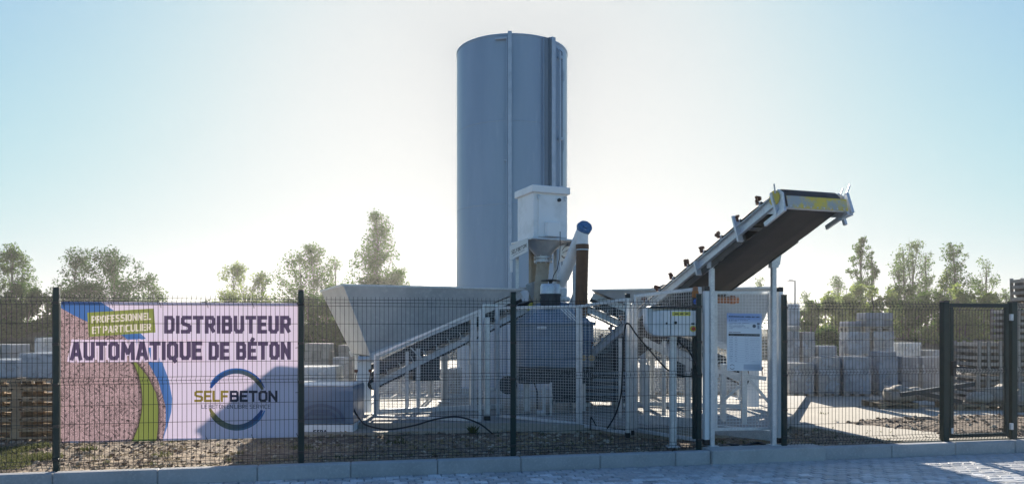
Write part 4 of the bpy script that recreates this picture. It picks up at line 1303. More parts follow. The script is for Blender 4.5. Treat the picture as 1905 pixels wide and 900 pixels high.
m_ = MB(); m_.lathe((hx, 12.55, 0), [(.098, zat(457, 12.55)), (.10, zat(428, 12.55))], 24); obj('drop_spout', m_, M_['white_paint'], au, smooth=40)
m_ = MB(); m_.lathe((hx, 12.55, 0), [(.104, zat(463, 12.55)), (.112, zat(462, 12.55)), (.112, zat(455, 12.55)), (.104, zat(454.5, 12.55))], 24); obj('clamp', m_, M_['brown_hose'], au, smooth=30)
m_ = MB(); m_.lathe((hx, 12.55, 0), [(.106, zat(465.8, 12.55)), (.109, zat(465.6, 12.55)), (.109, zat(463.6, 12.55)), (.106, zat(463.4, 12.55))], 24); obj('clamp_band', m_, M_['galv'], au)
m_ = MB(); zz0, zz1 = 1.75, zat(465, 12.55); K = 60
m_.tube([Vector((hx - .012 * (1 - k / K), 12.55 + .15 * (1 - k / K), zz0 + (zz1 - zz0) * k / K)) for k in range(K + 1)], [.104 + .0012 * math.sin(k * 1.57) for k in range(K + 1)], 24); obj('hose', m_, M_['brown_hose'], au, smooth=80)
m_ = MB(); m_.bbox(P(1048, 545, 13.2), (.12, .1, .16), .02); m_.bbox(P(1050, 556, 13.2), (.2, .14, .08), .02); obj('inlet_box', m_, M_['white_paint'], au)
cb = [P(1042, 431, 13.15), P(1042, 460, 13.0), P(1041, 480, 13.0), P(1037, 500, 13.0), P(1030, 512, 13.0), P(1027, 525, 13.05)]
m_ = MB(); m_.tube(cb, .007, 6); solo('power_cable', m_, M_['black'], 'thin black cable hanging from the weigher cabinet to the mixer motor', 'cable', cb[-1])

# ------------------------------------------------------------------ galvanised mesh guards
def guard(label, pl, Dl, pr, Dr, zl, zr, cap=False, mesh=.042, barw=.045, group='galvanised mesh guards round the mixer', bars=True):
    """pl/pr pixel columns of the outer edges, zl=(bottom, top)"""
    a = Vector((xat(pl, Dl), Dl, 0)); b = Vector((xat(pr, Dr), Dr, 0))
    d_ = (b - a); W = d_.length; d_.normalize(); yw = math.atan2(d_.y, d_.x)
    root = thing('mesh_guard', label, 'guard panel', a + Vector((0, 0, zl[0])), group=group)
    def Z(u, k): return zl[k] + (zr[k] - zl[k]) * u / W
    up = Vector((0, 0, 1))
    h = barw / 2
    for u in (h, W - h):
        m_ = MB(); p = a + d_ * u; m_.bbox(p + up * ((Z(u, 0) + Z(u, 1)) / 2), (barw, barw, Z(u, 1) - Z(u, 0)), .003, yw); obj('upright', m_, M_['galv'], root)
    for k, sg in ((0, 1), (1, -1)):
        m_ = MB(); m_.bar(a + d_ * barw + up * (Z(barw, k) + sg * h), a + d_ * (W - barw) + up * (Z(W - barw, k) + sg * h), barw - .004, barw - .002, bev=.003); obj('rail', m_, M_['galv'], root)
    m_ = MB(); nrm = Vector((-d_.y, d_.x, 0)); r = .0021
    u = barw
    nv = max(2, int((W - 2 * barw) / mesh))
    for i in range(1, nv):
        u = barw + (W - 2 * barw) * i / nv
        p = a + d_ * u
        m_.bar(p + up * (Z(u, 0) + barw), p + up * (Z(u, 1) - barw), 2 * r, 2 * r)
    z = min(zl[0], zr[0]) + barw
    zm = max(zl[1], zr[1]) - barw
    while z < zm:
        # clip against sloping bottom/top
        u0, u1 = barw, W - barw
        def ok(u): return Z(u, 0) + barw * .8 < z < Z(u, 1) - barw * .8
        us_ = [u0 + (u1 - u0) * q / 40 for q in range(41)]
        good = [q for q in us_ if ok(q)]
        if len(good) > 1: m_.bar(a + d_ * good[0] - nrm * .005 + up * z, a + d_ * good[-1] - nrm * .005 + up * z, 2 * r, 2 * r)
        z += mesh
    obj('wire_mesh', m_, M_['galv'], root, kind='stuff')
    return root, a, b, d_
guard('mesh guard with a slanting top under the left hopper', 696, 11.75, 896, 11.5, (.13, 1.13), (.10, 1.86))
guard('narrow mesh guard just left of the fence post that stands in front of the mixer', 897, 11.9, 926, 11.95, (.55, 1.95), (.55, 1.95))
guard('wide square mesh guard straight in front of the mixer pan', 924, 11.85, 1077, 11.25, (.135, 1.90), (.075, 1.90))
guard('mesh guard right of the mixer pan crossed by the looped black cable', 1078, 11.22, 1172, 10.4, (.06, 1.90), (.05, 1.98))
g4, ga_, gb_, gd_ = guard('mesh guard behind the control box with its top rising to the beacon', 1181, 10.75, 1304, 9.72, (.05, 2.035), (.05, 2.09))
g5, a_, b_, d5 = guard('upright mesh gate panel between the conveyor legs carrying the information board', 1328.5, 9.78, 1434, 9.88, (.19, 2.04), (.19, 2.04), barw=.04, group=None)
for (pl_, Dl_, pr_, Dr_, lab) in ((700, 14.9, 800, 15.2, 'mesh guard at the back of the plant, seen under the left hopper, left one'), (802, 15.2, 905, 15.5, 'mesh guard at the back of the plant, seen under the left hopper, right one'),
                                 (1082, 15.8, 1200, 15.6, 'mesh guard at the back of the plant, right of the mixer'), (1203, 15.6, 1320, 15.3, 'mesh guard at the back of the plant, behind the control box')):
    guard(lab, pl_, Dl_, pr_, Dr_, (.12, 1.25 if pl_ < 900 else 1.9), (.12, 1.25 if pl_ < 900 else 1.9), mesh=.05)
pk = thing('hydraulic_power_pack', 'dark box shaped power pack on the base behind the guard right of the mixer', 'power pack', P(1125, 0, 14.0).xy.to_3d() + Vector((0, 0, BZ)))
xx, yy = pk.location.x, pk.location.y
m_ = MB(); m_.bbox((xx, yy, .62), (.95, .7, .85), .02); tk = obj('tank', m_, M_['darksteel'], pk)
m_ = MB(); m_.bbox((xx - .2, yy, 1.12), (.35, .4, .16), .02); m_.tube([(xx + .25, yy, 1.06), (xx + .25, yy, 1.35)], .13, 16); obj('pump_motor', m_, M_['mixer'], pk)
for k in range(5):
    m_ = MB(); m_.bbox((xx, yy - .36, .34 + k * .13), (.80, .02, .05), .004); obj('louvre', m_, M_['mixer'], tk)
for dx in (-.35, .35):
    m_ = MB(); m_.bbox((xx + dx, yy, BZ + .04), (.1, .6, .08), .004); obj('foot', m_, M_['galv'], pk)
# solid posts between guards
def gpost(px, D, z0, z1, w_, label, m='galv', capc=True, name='guard_post'):
    x = xat(px, D)
    root = thing(name, label, 'post', (x, D, z0))
    mb = MB(); mb.bbox((x, D, (z0 + z1) / 2), (w_, w_, z1 - z0), .004, TH); obj('shaft', mb, M_[m], root)
    if capc:
        mb = MB(); mb.bbox((x, D, z1 + .03), (w_ + .004, w_ + .004, .06), .004, TH); obj('cap', mb, M_['black'], root)
    mb = MB(); mb.bbox((x, D, z0 + .035), (w_ + .008, w_ + .008, .07), .004, TH); obj('foot', mb, M_['black'], root)
    return root
gpost(906, 11.7, .10, 1.72, .09, 'stout galvanised post just right of the slanting mesh guard', capc=False)
gpost(1167.5, 10.34, .02, 1.97, .055, 'galvanised guard post with a black cap beside the looped cable')
gpost(1176.5, 10.6, .02, 1.9, .04, 'thin galvanised guard post behind the black capped one', capc=False)
gpost(1313.5, 9.64, .03, 2.03, .068, 'pale grey light curtain post with black ends left of the information board', 'light_post', name='light_curtain_post')
gpost(1450.5, 9.80, .03, 2.03, .066, 'pale grey light curtain post with black ends right of the information board', 'light_post', name='light_curtain_post')
# skid frame bottom behind the gate
fr = thing('skid_frame', 'low galvanised steel skid beams lying behind the mesh gate', 'steel frame', P(1320, 812, 10.4))
for (x0, D_a, x1, D_b) in ((1330, 10.6, 1435, 9.98), (1190, 11.3, 1330, 10.6)):
    m_ = MB(); m_.bar((xat(x0, D_a), D_a, .10 if x0 > 1300 else .17), (xat(x1, D_b), D_b, .10 if x0 > 1300 else .17), .07, .13); obj('beam', m_, M_['galv'], fr)
for px, D, zt in ((1203, 11.2, 1.0), (1345, 11.6, 1.0), (1384, 11.2, .95), (1279, 11.4, 1.0)):
    m_ = MB(); m_.bbox((xat(px, D), D, (zt + BZ) / 2), (.08, .07, zt - BZ), .004); obj('upright', m_, M_['galv'], fr)
for p_, q_, w_ in ((P(1345, 745, 11.5), P(1390, 705, 11.4), .04), (P(1390, 700, 11.4), P(1432, 750, 11.4), .04), (P(1330, 690, 11.6), P(1425, 704, 11.5), .06)):
    m_ = MB(); m_.bar(p_, q_, w_); obj('brace', m_, M_['galv'], fr)
m_ = MB(); m_.bar(P(1196, 632, 11.2), P(1335, 702, 11.0), .07, .10); obj('inclined_beam', m_, M_['galv'], fr)

# ------------------------------------------------------------------ information board
bw_, bh_ = 440, 740
X, Y = np.meshgrid(np.arange(bw_) + .5, np.arange(bh_) + .5)
ib = Art(X, Y, 1.5); ib.fill(np.ones_like(X), (.84, .87, .90))
ib.fill(np.clip((150 - Y) / 90, 0, 1) * .7, (.42, .55, .80)); ib.fill(np.clip(1 - np.hypot((X - 440) / 1.6, Y - 740) / 150, 0, 1), (.45, .55, .66), .7)
rb = random.Random(4)
def scribble(x0, x1, y, h, col, dens=.72, a=1):
    x = x0
    while x < x1:
        w_ = rb.uniform(h * .25, h * .8)
        if rb.random() < dens:
            m = ((X > x) & (X < x + w_ * .8) & (Y > y - h * rb.uniform(.3, .5)) & (Y < y + h * .5)).astype(np.float32); ib.fill(m, col, a)
        x += w_
scribble(22, 420, 42, 17, (.05, .09, .22), .85)
for y, x1, h in ((70, 290, 7), (90, 260, 9), (100, 130, 7), (124, 280, 7), (146, 215, 7), (165, 230, 7), (182, 280, 7), (196, 80, 6)): scribble(24, x1, y, h, (.16, .24, .42), .8, .8)
scribble(24, 170, 244, 8, (.05, .08, .2), .9)
ib.fill(((X > 20) & (X < 415) & (Y > 262) & (Y < 292)).astype(np.float32), (.015, .03, .09)); scribble(30, 400, 277, 7, (.6, .65, .7), .6)
for k in range(11):
    y = 312 + k * 30
    scribble(28, 75, y, 7, (.20, .27, .42), .8, .8); scribble(98, 130, y, 7, (.20, .27, .42), .8, .7)
    scribble(225, 275, y - 3, 6, (.3, .36, .5), .7, .6); scribble(290, 412, y, 6, (.3, .36, .5), .7, .5)
    ib.fill(((X > 20) & (X < 415) & (np.abs(Y - (y + 14)) < 1.2)).astype(np.float32), (.45, .52, .62), .6)
ib.fill((np.hypot(X - 345, Y - 160) < 22).astype(np.float32), (.10, .14, .2), .8); ib.fill(((X > 380) & (X < 415) & (np.abs(Y - 130) < 12)).astype(np.float32), (.15, .2, .3), .7)
ib.fill(((X > 385) & (X < 412) & (np.abs(Y - 172) < 24)).astype(np.float32), (.35, .42, .55), .6)
ib.fill(((X > 210) & (X < 420) & (Y > 655) & (Y < 720)).astype(np.float32), (.48, .56, .66), .5)
ib.logo(65, 690, 30, ((.1, .15, .3), (.1, .2, .4), (.3, .3, .2), (.2, .2, .2)))
mib = print_mat('board_print', ib.image('information_board'), .35)
q = [P(1352.5, 582, 9.70), P(1417, 583.5, 9.76), P(1417, 689.5, 9.76), P(1352.5, 689, 9.70)]
bd = thing('information_board', 'white printed information sheet with a dark blue table header fixed to the mesh gate', 'information board', q[3])
uv_quad('panel', q, mib, bd, .005)
m_ = MB()
for c in (q[0] + Vector((.02, .0, -.02)), q[1] + Vector((-.02, 0, -.02)), q[2] + Vector((-.02, 0, .02)), q[3] + Vector((.02, 0, .02))):
    m_.tube([c + Vector((0, .02, 0)), c - Vector((0, .008, 0))], .007, 8)
obj('screws', m_, M_['galv'], bd, kind='stuff')
# small white notice plates right of it
for k, (y0, y1) in enumerate(((572, 576), (624, 640), (650, 655), (668, 686))):
    pass

# ------------------------------------------------------------------ control box on post, hood, beacon
cD = 9.56
cbx = thing('control_box', 'white control cabinet with yellow label and red emergency stop on a post behind the fence', 'control box', (xat(1253, cD), cD, 0))
z0, z1 = zat(624, cD), zat(577.5, cD)
x0, x1 = xat(1246, cD), xat(1295.5, cD)
m_ = MB(); m_.bbox(((x0 + x1) / 2, cD, (z0 + z1) / 2), (x1 - x0, .15, z1 - z0), .006); bx = obj('main_box', m_, M_['white_paint'], cbx)
x2 = xat(1230.5, cD)
m_ = MB(); m_.bbox(((x0 + x2) / 2 - .002, cD + .01, (z0 + z1) / 2), (x0 - x2 - .006, .15, z1 - z0), .006); sb_ = obj('key_panel', m_, M_['white_paint'], cbx)
# side return angled back
xs_ = xat(1216, cD)
m_ = MB(); m_.sheet([(x2 - .004, cD - .06, z1), (xs_, cD + .06, z1 - .01), (xs_, cD + .06, z0 + .02), (x2 - .004, cD - .06, z0)], .02); obj('side_panel', m_, M_['white_paint'], cbx)
# rounded rear hood (pale)
hz0, hz1 = zat(626, cD + .2), zat(573, cD + .2)
hxl = xat(1201, cD + .2); hxr = xat(1290, cD + .2)
pts = [(hxr, hz1), (hxl, hz1 - .0)]
for k in range(9):
    a_ = math.pi + k / 8 * math.pi / 2
    pts.append((hxl + .17 + .17 * math.cos(a_), hz0 + .2 + .2 * math.sin(a_)))
pts.append((hxr, hz0))
m_ = MB(); n_ = len(pts)
m_.add([(x, cD + .12, z) for x, z in pts] + [(x, cD + .36, z) for x, z in pts], [tuple(range(n_)), tuple(range(n_, 2 * n_))[::-1]] + [(i, i + n_, (i + 1) % n_ + n_, (i + 1) % n_) for i in range(n_)])
obj('hood', m_, M_['white_paint'], cbx)
m_ = MB(); m_.bbox(((hxl + hxr) / 2 + .02, cD + .14, hz1 + .012), (hxr - hxl - .02, .30, .018), .004); obj('rain_roof', m_, M_['darksteel'], cbx)
m_ = MB(); m_.box((xat(1265, cD), cD - .078, zat(583.5, cD)), (.235, .004, .050)); yl = obj('warning_label', m_, M_['yellow_label'], bx)
m_ = MB()
for k in range(3): m_.box((xat(1256 + k * 9.5, cD), cD - .082, zat(583.5, cD)), (.040, .003, .014))
obj('label_marks', m_, M_['ink'], yl, kind='stuff')
c = Vector((xat(1286.5, cD), cD - .075, zat(611, cD)))
m_ = MB(); m_.tube([c, c + Vector((0, -.008, 0))], .040, 24); es = obj('emergency_stop_plate', m_, M_['yellow_label'], bx)
m_ = MB(); m_.tube([c + Vector((0, -.008, 0)), c + Vector((0, -.02, 0)), c + Vector((0, -.021, 0)), c + Vector((0, -.04, 0))], [.015, .015, .024, .022], 18); obj('emergency_stop_button', m_, M_['red'], es)
m_ = MB(); m_.box(c + Vector((-.002, -.002, .062)), (.04, .004, .022)); obj('plate', m_, M_['ink'], bx)
c = Vector((xat(1254, cD), cD - .075, zat(600, cD)))
m_ = MB(); m_.tube([c, c + Vector((0, -.03, 0))], .018, 14); obj('selector_knob', m_, M_['black'], bx)
c = Vector((xat(1238, cD), cD - .066, zat(601, cD)))
m_ = MB(); m_.box(c, (.055, .006, .11)); kp = obj('card_reader', m_, M_['light_post'], sb_)
m_ = MB(); m_.tube([c + Vector((-.0, -.003, .0)), c + Vector((0, -.02, 0))], .012, 12); obj('key_switch', m_, M_['black'], kp)
m_ = MB(); xp = xat(1253, cD); m_.bbox((xp, cD + .04, z0 / 2 - .0), (.085, .06, z0), .004); pl_ = obj('post', m_, M_['galv'], cbx)
m_ = MB(); m_.bbox((xp, cD + .04, .012), (.16, .16, .014), .003); obj('foot_plate', m_, M_['galv'], pl_)
bc = thing('beacon', 'small amber warning beacon with blue sticker on a dark post above the control box', 'warning light', (xat(1293.5, 9.62), 9.62, 0))
xb, yb = xat(1293.5, 9.62), 9.62
m_ = MB(); m_.bbox((xb, yb, .98), (.07, .05, 1.74), .004, TH); obj('stand', m_, M_['green_post'], bc)
m_ = MB(); m_.bbox((xb, yb, zat(561, 9.62)), (.085, .05, .12), .006, TH); bb = obj('socket', m_, M_['darksteel'], bc)
m_ = MB(); m_.tube([(xb, yb - .026, zat(561, 9.62)), (xb, yb - .034, zat(561, 9.62))], .035, 20); obj('blue_sticker', m_, M_['blue'], bb)
m_ = MB(); m_.lathe((xb, yb, 0), [(.042, zat(553, 9.62)), (.044, zat(550, 9.62)), (.042, zat(543, 9.62)), (.038, zat(541, 9.62))], 20); obj('lens', m_, M_['amber'], bc, smooth=40)
m_ = MB(); m_.lathe((xb, yb, 0), [(.036, zat(541, 9.62)), (.036, zat(536, 9.62)), (.028, zat(533.5, 9.62)), (.01, zat(533, 9.62))], 20); obj('lens_top', m_, M_['orange'], bc, smooth=40)

# ------------------------------------------------------------------ cables
def spline(pts, k=8):
    pts = [Vector(p) for p in pts]; r = []
    for i in range(len(pts) - 1):
        p0 = pts[max(i - 1, 0)]; p1 = pts[i]; p2 = pts[i + 1]; p3 = pts[min(i + 2, len(pts) - 1)]
        for j in range(k):
            t_ = j / k
            r.append(.5 * ((2 * p1) + (p2 - p0) * t_ + (2 * p0 - 5 * p1 + 4 * p2 - p3) * t_ ** 2 + (3 * p1 - p0 - 3 * p2 + p3) * t_ ** 3))
    r.append(pts[-1]); return r
def cable(pts, D, label, r=.011):
    dd = D if isinstance(D, (list, tuple)) else [D] * len(pts)
    w_ = spline([P(x, y, q) for (x, y), q in zip(pts, dd)]); m_ = MB(); m_.tube(w_, r, 8)
    solo('power_cable', m_, M_['black'], label, 'cable', w_[-1], smooth=True)
cable([(657, 745), (659, 762), (670, 780), (684, 791), (722, 798), (769, 791), (811, 779), (853, 775), (891, 787), (916, 806)], [11.2, 11.1, 11, 10.95, 10.9, 10.9, 10.9, 10.9, 10.85, 10.85], 'thick black cable hanging in a long wave below the left hopper', .013)
cable([(1130, 796), (1145, 770), (1155, 735), (1158, 690), (1160, 636), (1163, 607), (1168, 601), (1174, 607), (1184, 622), (1213, 656), (1243, 688), (1272, 699), (1304, 698)], [10.7, 10.5, 10.35, 10.25, 10.25, 10.22, 10.2, 10.2, 10.15, 10.0, 9.75, 9.7, 9.66], 'black cable looped high over the guard post towards the control box')
cable([(1262, 626), (1264, 636), (1281, 652), (1290, 668), (1296, 682), (1306, 697)], 9.58, 'short black cable dropping from under the control box', .012)
cable([(1098, 800), (1099, 776), (1104, 782), (1114, 795), (1140, 797), (1175, 800)], 10.95, 'thin black cable kinked low at the foot of the guard right of the mixer', .009)
cable([(1330, 832), (1350, 827), (1385, 828), (1410, 823), (1428, 829)], [9.75, 9.95, 9.9, 10.05, 9.85], 'black hose lying on the ground between the conveyor legs', .018)

# ------------------------------------------------------------------ stacks of wrapped blocks, pallets
def pallet_parts(root, cx, cy, z, W, Dp, rz, m='wood', h=.13, nb_=None):
    """boards and blocks as children; coordinates local to root (root at base)"""
    nb_ = nb_ or max(4, int(W / .13))
    M = Matrix.Rotation(rz, 3, 'Z')
    key = (round(W, 2), round(Dp, 2), m, round(h, 2))
    if key not in PM:
        a = MB(); a.bbox((0, 0, 0), (.09, Dp, .02), .003); b = MB(); b.bbox((0, 0, 0), (W, .09, .02), .003); c = MB(); c.bbox((0, 0, 0), (.12, .09, h - .06), .004)
        PM[key] = [mesh_of('deck_board', a, M_[m]), mesh_of('stringer', b, M_[m]), mesh_of('spacer_block', c, M_[m])]
    a, b, c = PM[key]
    base = Vector((cx, cy, z))
    def put(nm, me, x, y, zz): inst(nm, me, root, base + M @ Vector((x, y, zz)), rz)
    for k in range(nb_): put('deck_board', a, -W / 2 + .045 + (W - .09) * k / (nb_ - 1), 0, h - .01)
    for y in (-Dp / 2 + .045, 0, Dp / 2 - .045):
        put('stringer', b, 0, y, h - .0305); put('stringer', b, 0, y, .01)
        for x in (-W / 2 + .06, 0, W / 2 - .06): put('spacer_block', c, x, y, .02 + (h - .06) / 2)
PM = {}
BM = {}
def block_stack(px0, px1, py0, D, label, m='block', depth=.62, z0=0.0, film=True, pallet=True, nz=None, rz=0, nx=None, name='block_stack', py1=None, group='wrapped pallets of concrete blocks in the yard', filmm='film'):
    zt = zat(py0, D)
    if px0 > 1400: px0 += (px0 - HX) * (1 - D / (D + depth)) * .25; depth = min(depth, .5)
    W = (xat(px1, D) - xat(px0, D)) * .985; cx = (xat(px0, D) + xat(px1, D)) / 2; cy = D + depth / 2
    root = thing(name, label, 'block pallet', (cx, cy, z0), group=group, world=False)
    zb = 0
    if pallet:
        pallet_parts(root, 0, 0, 0, W * .99, depth, rz, 'greywood', .12); zb = .122
    H = zt - z0 - zb
    nz = nz or max(1, round(H / .19)); nx = nx or max(2, round(W / .2)); ny = 2
    bw, bd, bh = W / nx, depth / ny, H / nz
    key = (round(bw, 2), round(bd, 2), round(bh, 3), m)
    if key not in BM:
        mb = MB(); mb.bbox((0, 0, 0), (bw - .012, bd - .012, bh - .010), .008); BM[key] = mesh_of('block', mb, M_[m])
    rr_ = random.Random(int(px0 * 7 + py0))
    for k in range(nz):
        for j in range(ny):
            for i in range(nx):
                x = -W / 2 + bw * (i + .5) + rr_.uniform(-.004, .004); y = -depth / 2 + bd * (j + .5) + rr_.uniform(-.005, .005)
                inst('block', BM[key], root, Matrix.Rotation(rz, 3, 'Z') @ Vector((x, y, zb + bh * (k + .5))), rz)
    if film:
        mb = MB(); gx, gz = 10, 10
        mb2 = MB()
        hw_, hd_ = W / 2 + .008, depth / 2 + .01
        def wr(p): 
            q = Vector(p) * 5 + Vector((px0, py0, 0)) ; v_ = noise.noise(q) * .010
            return v_
        per = []
        K = 8
        for (ax, ay), (bx_, by_) in (((-hw_, -hd_), (hw_, -hd_)), ((hw_, -hd_), (hw_, hd_)), ((hw_, hd_), (-hw_, hd_)), ((-hw_, hd_), (-hw_, -hd_))):
            for q in range(K): per.append((ax + (bx_ - ax) * q / K, ay + (by_ - ay) * q / K))
        R_ = 8; n_ = len(per)
        vs = []
        for r_ in range(R_ + 1):
            z = zb * .6 + (H + zb * .4 + .006) * r_ / R_
            for x, y in per:
                f_ = 1 + wr((x, y, z)) + .004
                vs.append(Matrix.Rotation(rz, 3, 'Z') @ Vector((x * f_, y * f_, z)))
        fs = [(r_ * n_ + k, r_ * n_ + (k + 1) % n_, (r_ + 1) * n_ + (k + 1) % n_, (r_ + 1) * n_ + k) for r_ in range(R_) for k in range(n_)]
        fs.append(tuple(R_ * n_ + k for k in range(n_)))
        mb2.add(vs, fs)
        obj('stretch_film', mb2, M_[filmm], root, smooth=50)
    return zt
# right yard (front row, then taller rows behind)
block_stack(1463, 1514, 675, 16.8, 'warm grey block pallet at the left end of the front row, by the conveyor leg', 'block_warm')
block_stack(1518, 1562, 664, 16.8, 'warm grey wrapped block pallet, second from the left in the front row', 'block_warm')
block_stack(1565, 1619, 663, 16.8, 'wrapped grey block pallet in the front row directly before the tallest stack', 'block')
block_stack(1629, 1669, 654, 17.0, 'dark blue grey wrapped block pallet just right of the tallest stack', 'block')
block_stack(1671, 1709, 663, 17.4, 'wrapped block pallet below the bright white topped one', 'block')
block_stack(1711, 1751, 663, 17.4, 'wrapped block pallet at the right end of the row beside the gate post', 'block')
zt = block_stack(1462, 1487, 616, 17.9, 'narrow tall block stack behind the left end of the front row', 'block')
block_stack(1463, 1487.5, 565, 17.95, 'narrow block pallet standing on top of the leftmost tall stack', 'block', z0=zt, depth=.55)
block_stack(1489, 1516, 617, 17.9, 'narrow tall wrapped block stack with pale top, second from the left behind', 'block_warm')
block_stack(1518, 1557, 643, 17.9, 'lower wrapped block stack just left of the tallest one', 'block')
z_a = block_stack(1573, 1618, 668, 17.9, 'lower left pallet of the tallest stack, mostly hidden behind the front row', 'block')
z_b = block_stack(1620, 1663, 668, 17.9, 'lower right pallet of the tallest stack, mostly hidden behind the front row', 'block_warm')
zt = block_stack(1573, 1618, 617, 17.9, 'middle left wrapped block pallet of the tallest stack in the yard', 'block', z0=z_a + .004)
block_stack(1620, 1663, 617, 17.9, 'middle right wrapped block pallet of the tallest stack in the yard', 'block_warm', z0=z_b + .004)
block_stack(1573, 1603, 597, 17.95, 'small unwrapped block pallet on top of the tallest stack, its left part', 'block', z0=zt + .004, depth=.55, film=False)
block_stack(1605, 1663, 581, 17.95, 'larger unwrapped block pallet on top of the tallest stack, its right part', 'block', z0=zt + .004, depth=.55, film=False)
block_stack(1664, 1713, 637, 18.6, 'bright white wrapped block pallet right of the tallest stack', 'block_pale')
block_stack(1715, 1751, 651, 18.6, 'grey block stack behind the right end of the row', 'block_warm')
m_ = MB(); c = G(1634, 738); 
sl_ = thing('low_slab_pallet', 'small low pallet of grey slabs in front of the dark blue wrapped pallet', 'slab pallet', (c.x, 16.0, 0), world=False)
pallet_parts(sl_, 0, 0, 0, .34, .5, 0, 'greywood', .12)
for k in range(3):
    m_ = MB(); m_.bbox((0, 0, .152 + k * .06), (.33, .46, .056), .005); obj('slab', m_, M_['block'], sl_)

block_stack(705, 742, 690, 16.9, 'added wrapped block stack, shaded backdrop far behind the left hopper legs, leftmost of three', 'block')  # these six stacks are added as a shaded backdrop covering the bright floor
block_stack(745, 800, 697, 16.9, 'added wrapped block stack, shaded backdrop far behind the left hopper legs, middle of three', 'block')
block_stack(803, 856, 686, 16.9, 'added wrapped block stack, shaded backdrop far behind the left hopper legs, rightmost of three', 'block_warm')
block_stack(1190, 1240, 684, 17.3, 'added wrapped block stack, shaded backdrop behind the control box post, left one', 'block')
block_stack(1243, 1296, 690, 17.3, 'added wrapped block stack, shaded backdrop behind the control box post, right one', 'block')
block_stack(1325, 1378, 676, 17.3, 'added wrapped block stack, shaded backdrop seen through the mesh gate below the information board', 'block')
# left of the machine
block_stack(566, 612, 638, 20, 'grey block stack far behind, just right of the banner', 'block_warm', film=False)
block_stack(629, 656, 641, 20, 'narrow grey block stack far behind the left hopper', 'block_warm', film=False)
block_stack(618, 640, 664, 19, 'dark low block stack far behind the cream pallet', 'block', film=False)
block_stack(548, 625, 682, 12.5, 'cream coloured wrapped pallet behind the blue wrapped one', 'block_pale', depth=.6)
bp = thing('wrapped_pallet', 'large blue wrapped pallet with an arched print, on a pale base right of the banner', 'wrapped pallet', G(600, 806))
D = 11.0; x0, x1 = xat(515, D), xat(657, D); zt = zat(719, D)
m_ = MB(); W = x1 - x0
vs = []; K = 24; Rz = 12
hw_, hd_ = W / 2, .42; cx, cy = (x0 + x1) / 2, D + .42
per = []
for (ax, ay), (bx_, by_) in (((-hw_, -hd_), (hw_, -hd_)), ((hw_, -hd_), (hw_, hd_)), ((hw_, hd_), (-hw_, hd_)), ((-hw_, hd_), (-hw_, -hd_))):
    for q in range(14): per.append((ax + (bx_ - ax) * q / 14, ay + (by_ - ay) * q / 14))
n_ = len(per)
for r_ in range(Rz + 1):
    z = .13 + (zt - .13) * r_ / Rz
    for x, y in per:
        f_ = 1 + .018 * noise.noise(Vector((x * 4, y * 4 + x * 2, z * 6))) - .02 * (r_ == Rz)
        vs.append((cx + x * f_, cy + y * f_, z))
m_.add(vs, [(r_ * n_ + k, r_ * n_ + (k + 1) % n_, (r_ + 1) * n_ + (k + 1) % n_, (r_ + 1) * n_ + k) for r_ in range(Rz) for k in range(n_)] + [tuple(Rz * n_ + k for k in range(n_))])
wf = obj('printed_film', m_, M_['tarp'], bp, smooth=50)
m_ = MB(); m_.bbox((cx, cy, zt + .016), (W * .98, .83, .03), .012); obj('top_sheet', m_, M_['topfilm'], bp)
# arched dark print on front: bands following the arch
for k, (rx, rz_) in enumerate(((.36, .26), (.27, .17))):
    m_ = MB(); ac = Vector((xat(597, D), D - .025, .17)); outer = []; inner = []
    for q in range(25):
        a_ = math.pi * q / 24
        outer.append(ac + Vector((rx * math.cos(a_), -.002 * k, rz_ * math.sin(a_)))); inner.append(ac + Vector(((rx - .045) * math.cos(a_), -.002 * k, (rz_ - .045) * math.sin(a_))))
    vs = outer + inner + [p + Vector((0, .004, 0)) for p in outer] + [p + Vector((0, .004, 0)) for p in inner]
    fs = [(q, q + 1, 26 + q, 25 + q) for q in range(24)]
    m_.add(vs, fs); obj('arch_print', m_, M_['tarp_dark'], wf)
m_ = MB()
for z in (.20, .27, .33): m_.box((xat(597, D), D - .022, z), (.46 - (z - .2) * 1.3, .004, .028))
obj('print_bars', m_, M_['tarp_dark'], wf, kind='stuff')
m_ = MB(); m_.bbox((cx, cy, .05), (W * 1.0, .86, .13), .01); pb = obj('pale_base', m_, M_['light_post'], bp)
pl, sw = text_strokes('SEPA', 583, 608, 806.5, 806.5, 7.6, .22, gap=.5)
m_ = MB(); kk = 0
for pth in pl:
    for a_, b_ in zip(pth[:-1], pth[1:]):
        p0 = P(a_[0], a_[1], D - .012 - kk * .0002); p1 = P(b_[0], b_[1], D - .012 - kk * .0002); kk += 1
        d_ = (p1 - p0).normalized() * .004
        m_.bar(p0 - d_, p1 + d_, .003, sw * D / FPX, up=Vector((0, 0, 1)) if abs((p1 - p0).normalized().z) < .7 else Vector((1, 0, 0)))
obj('lettering', m_, M_['ink'], pb, kind='stuff')

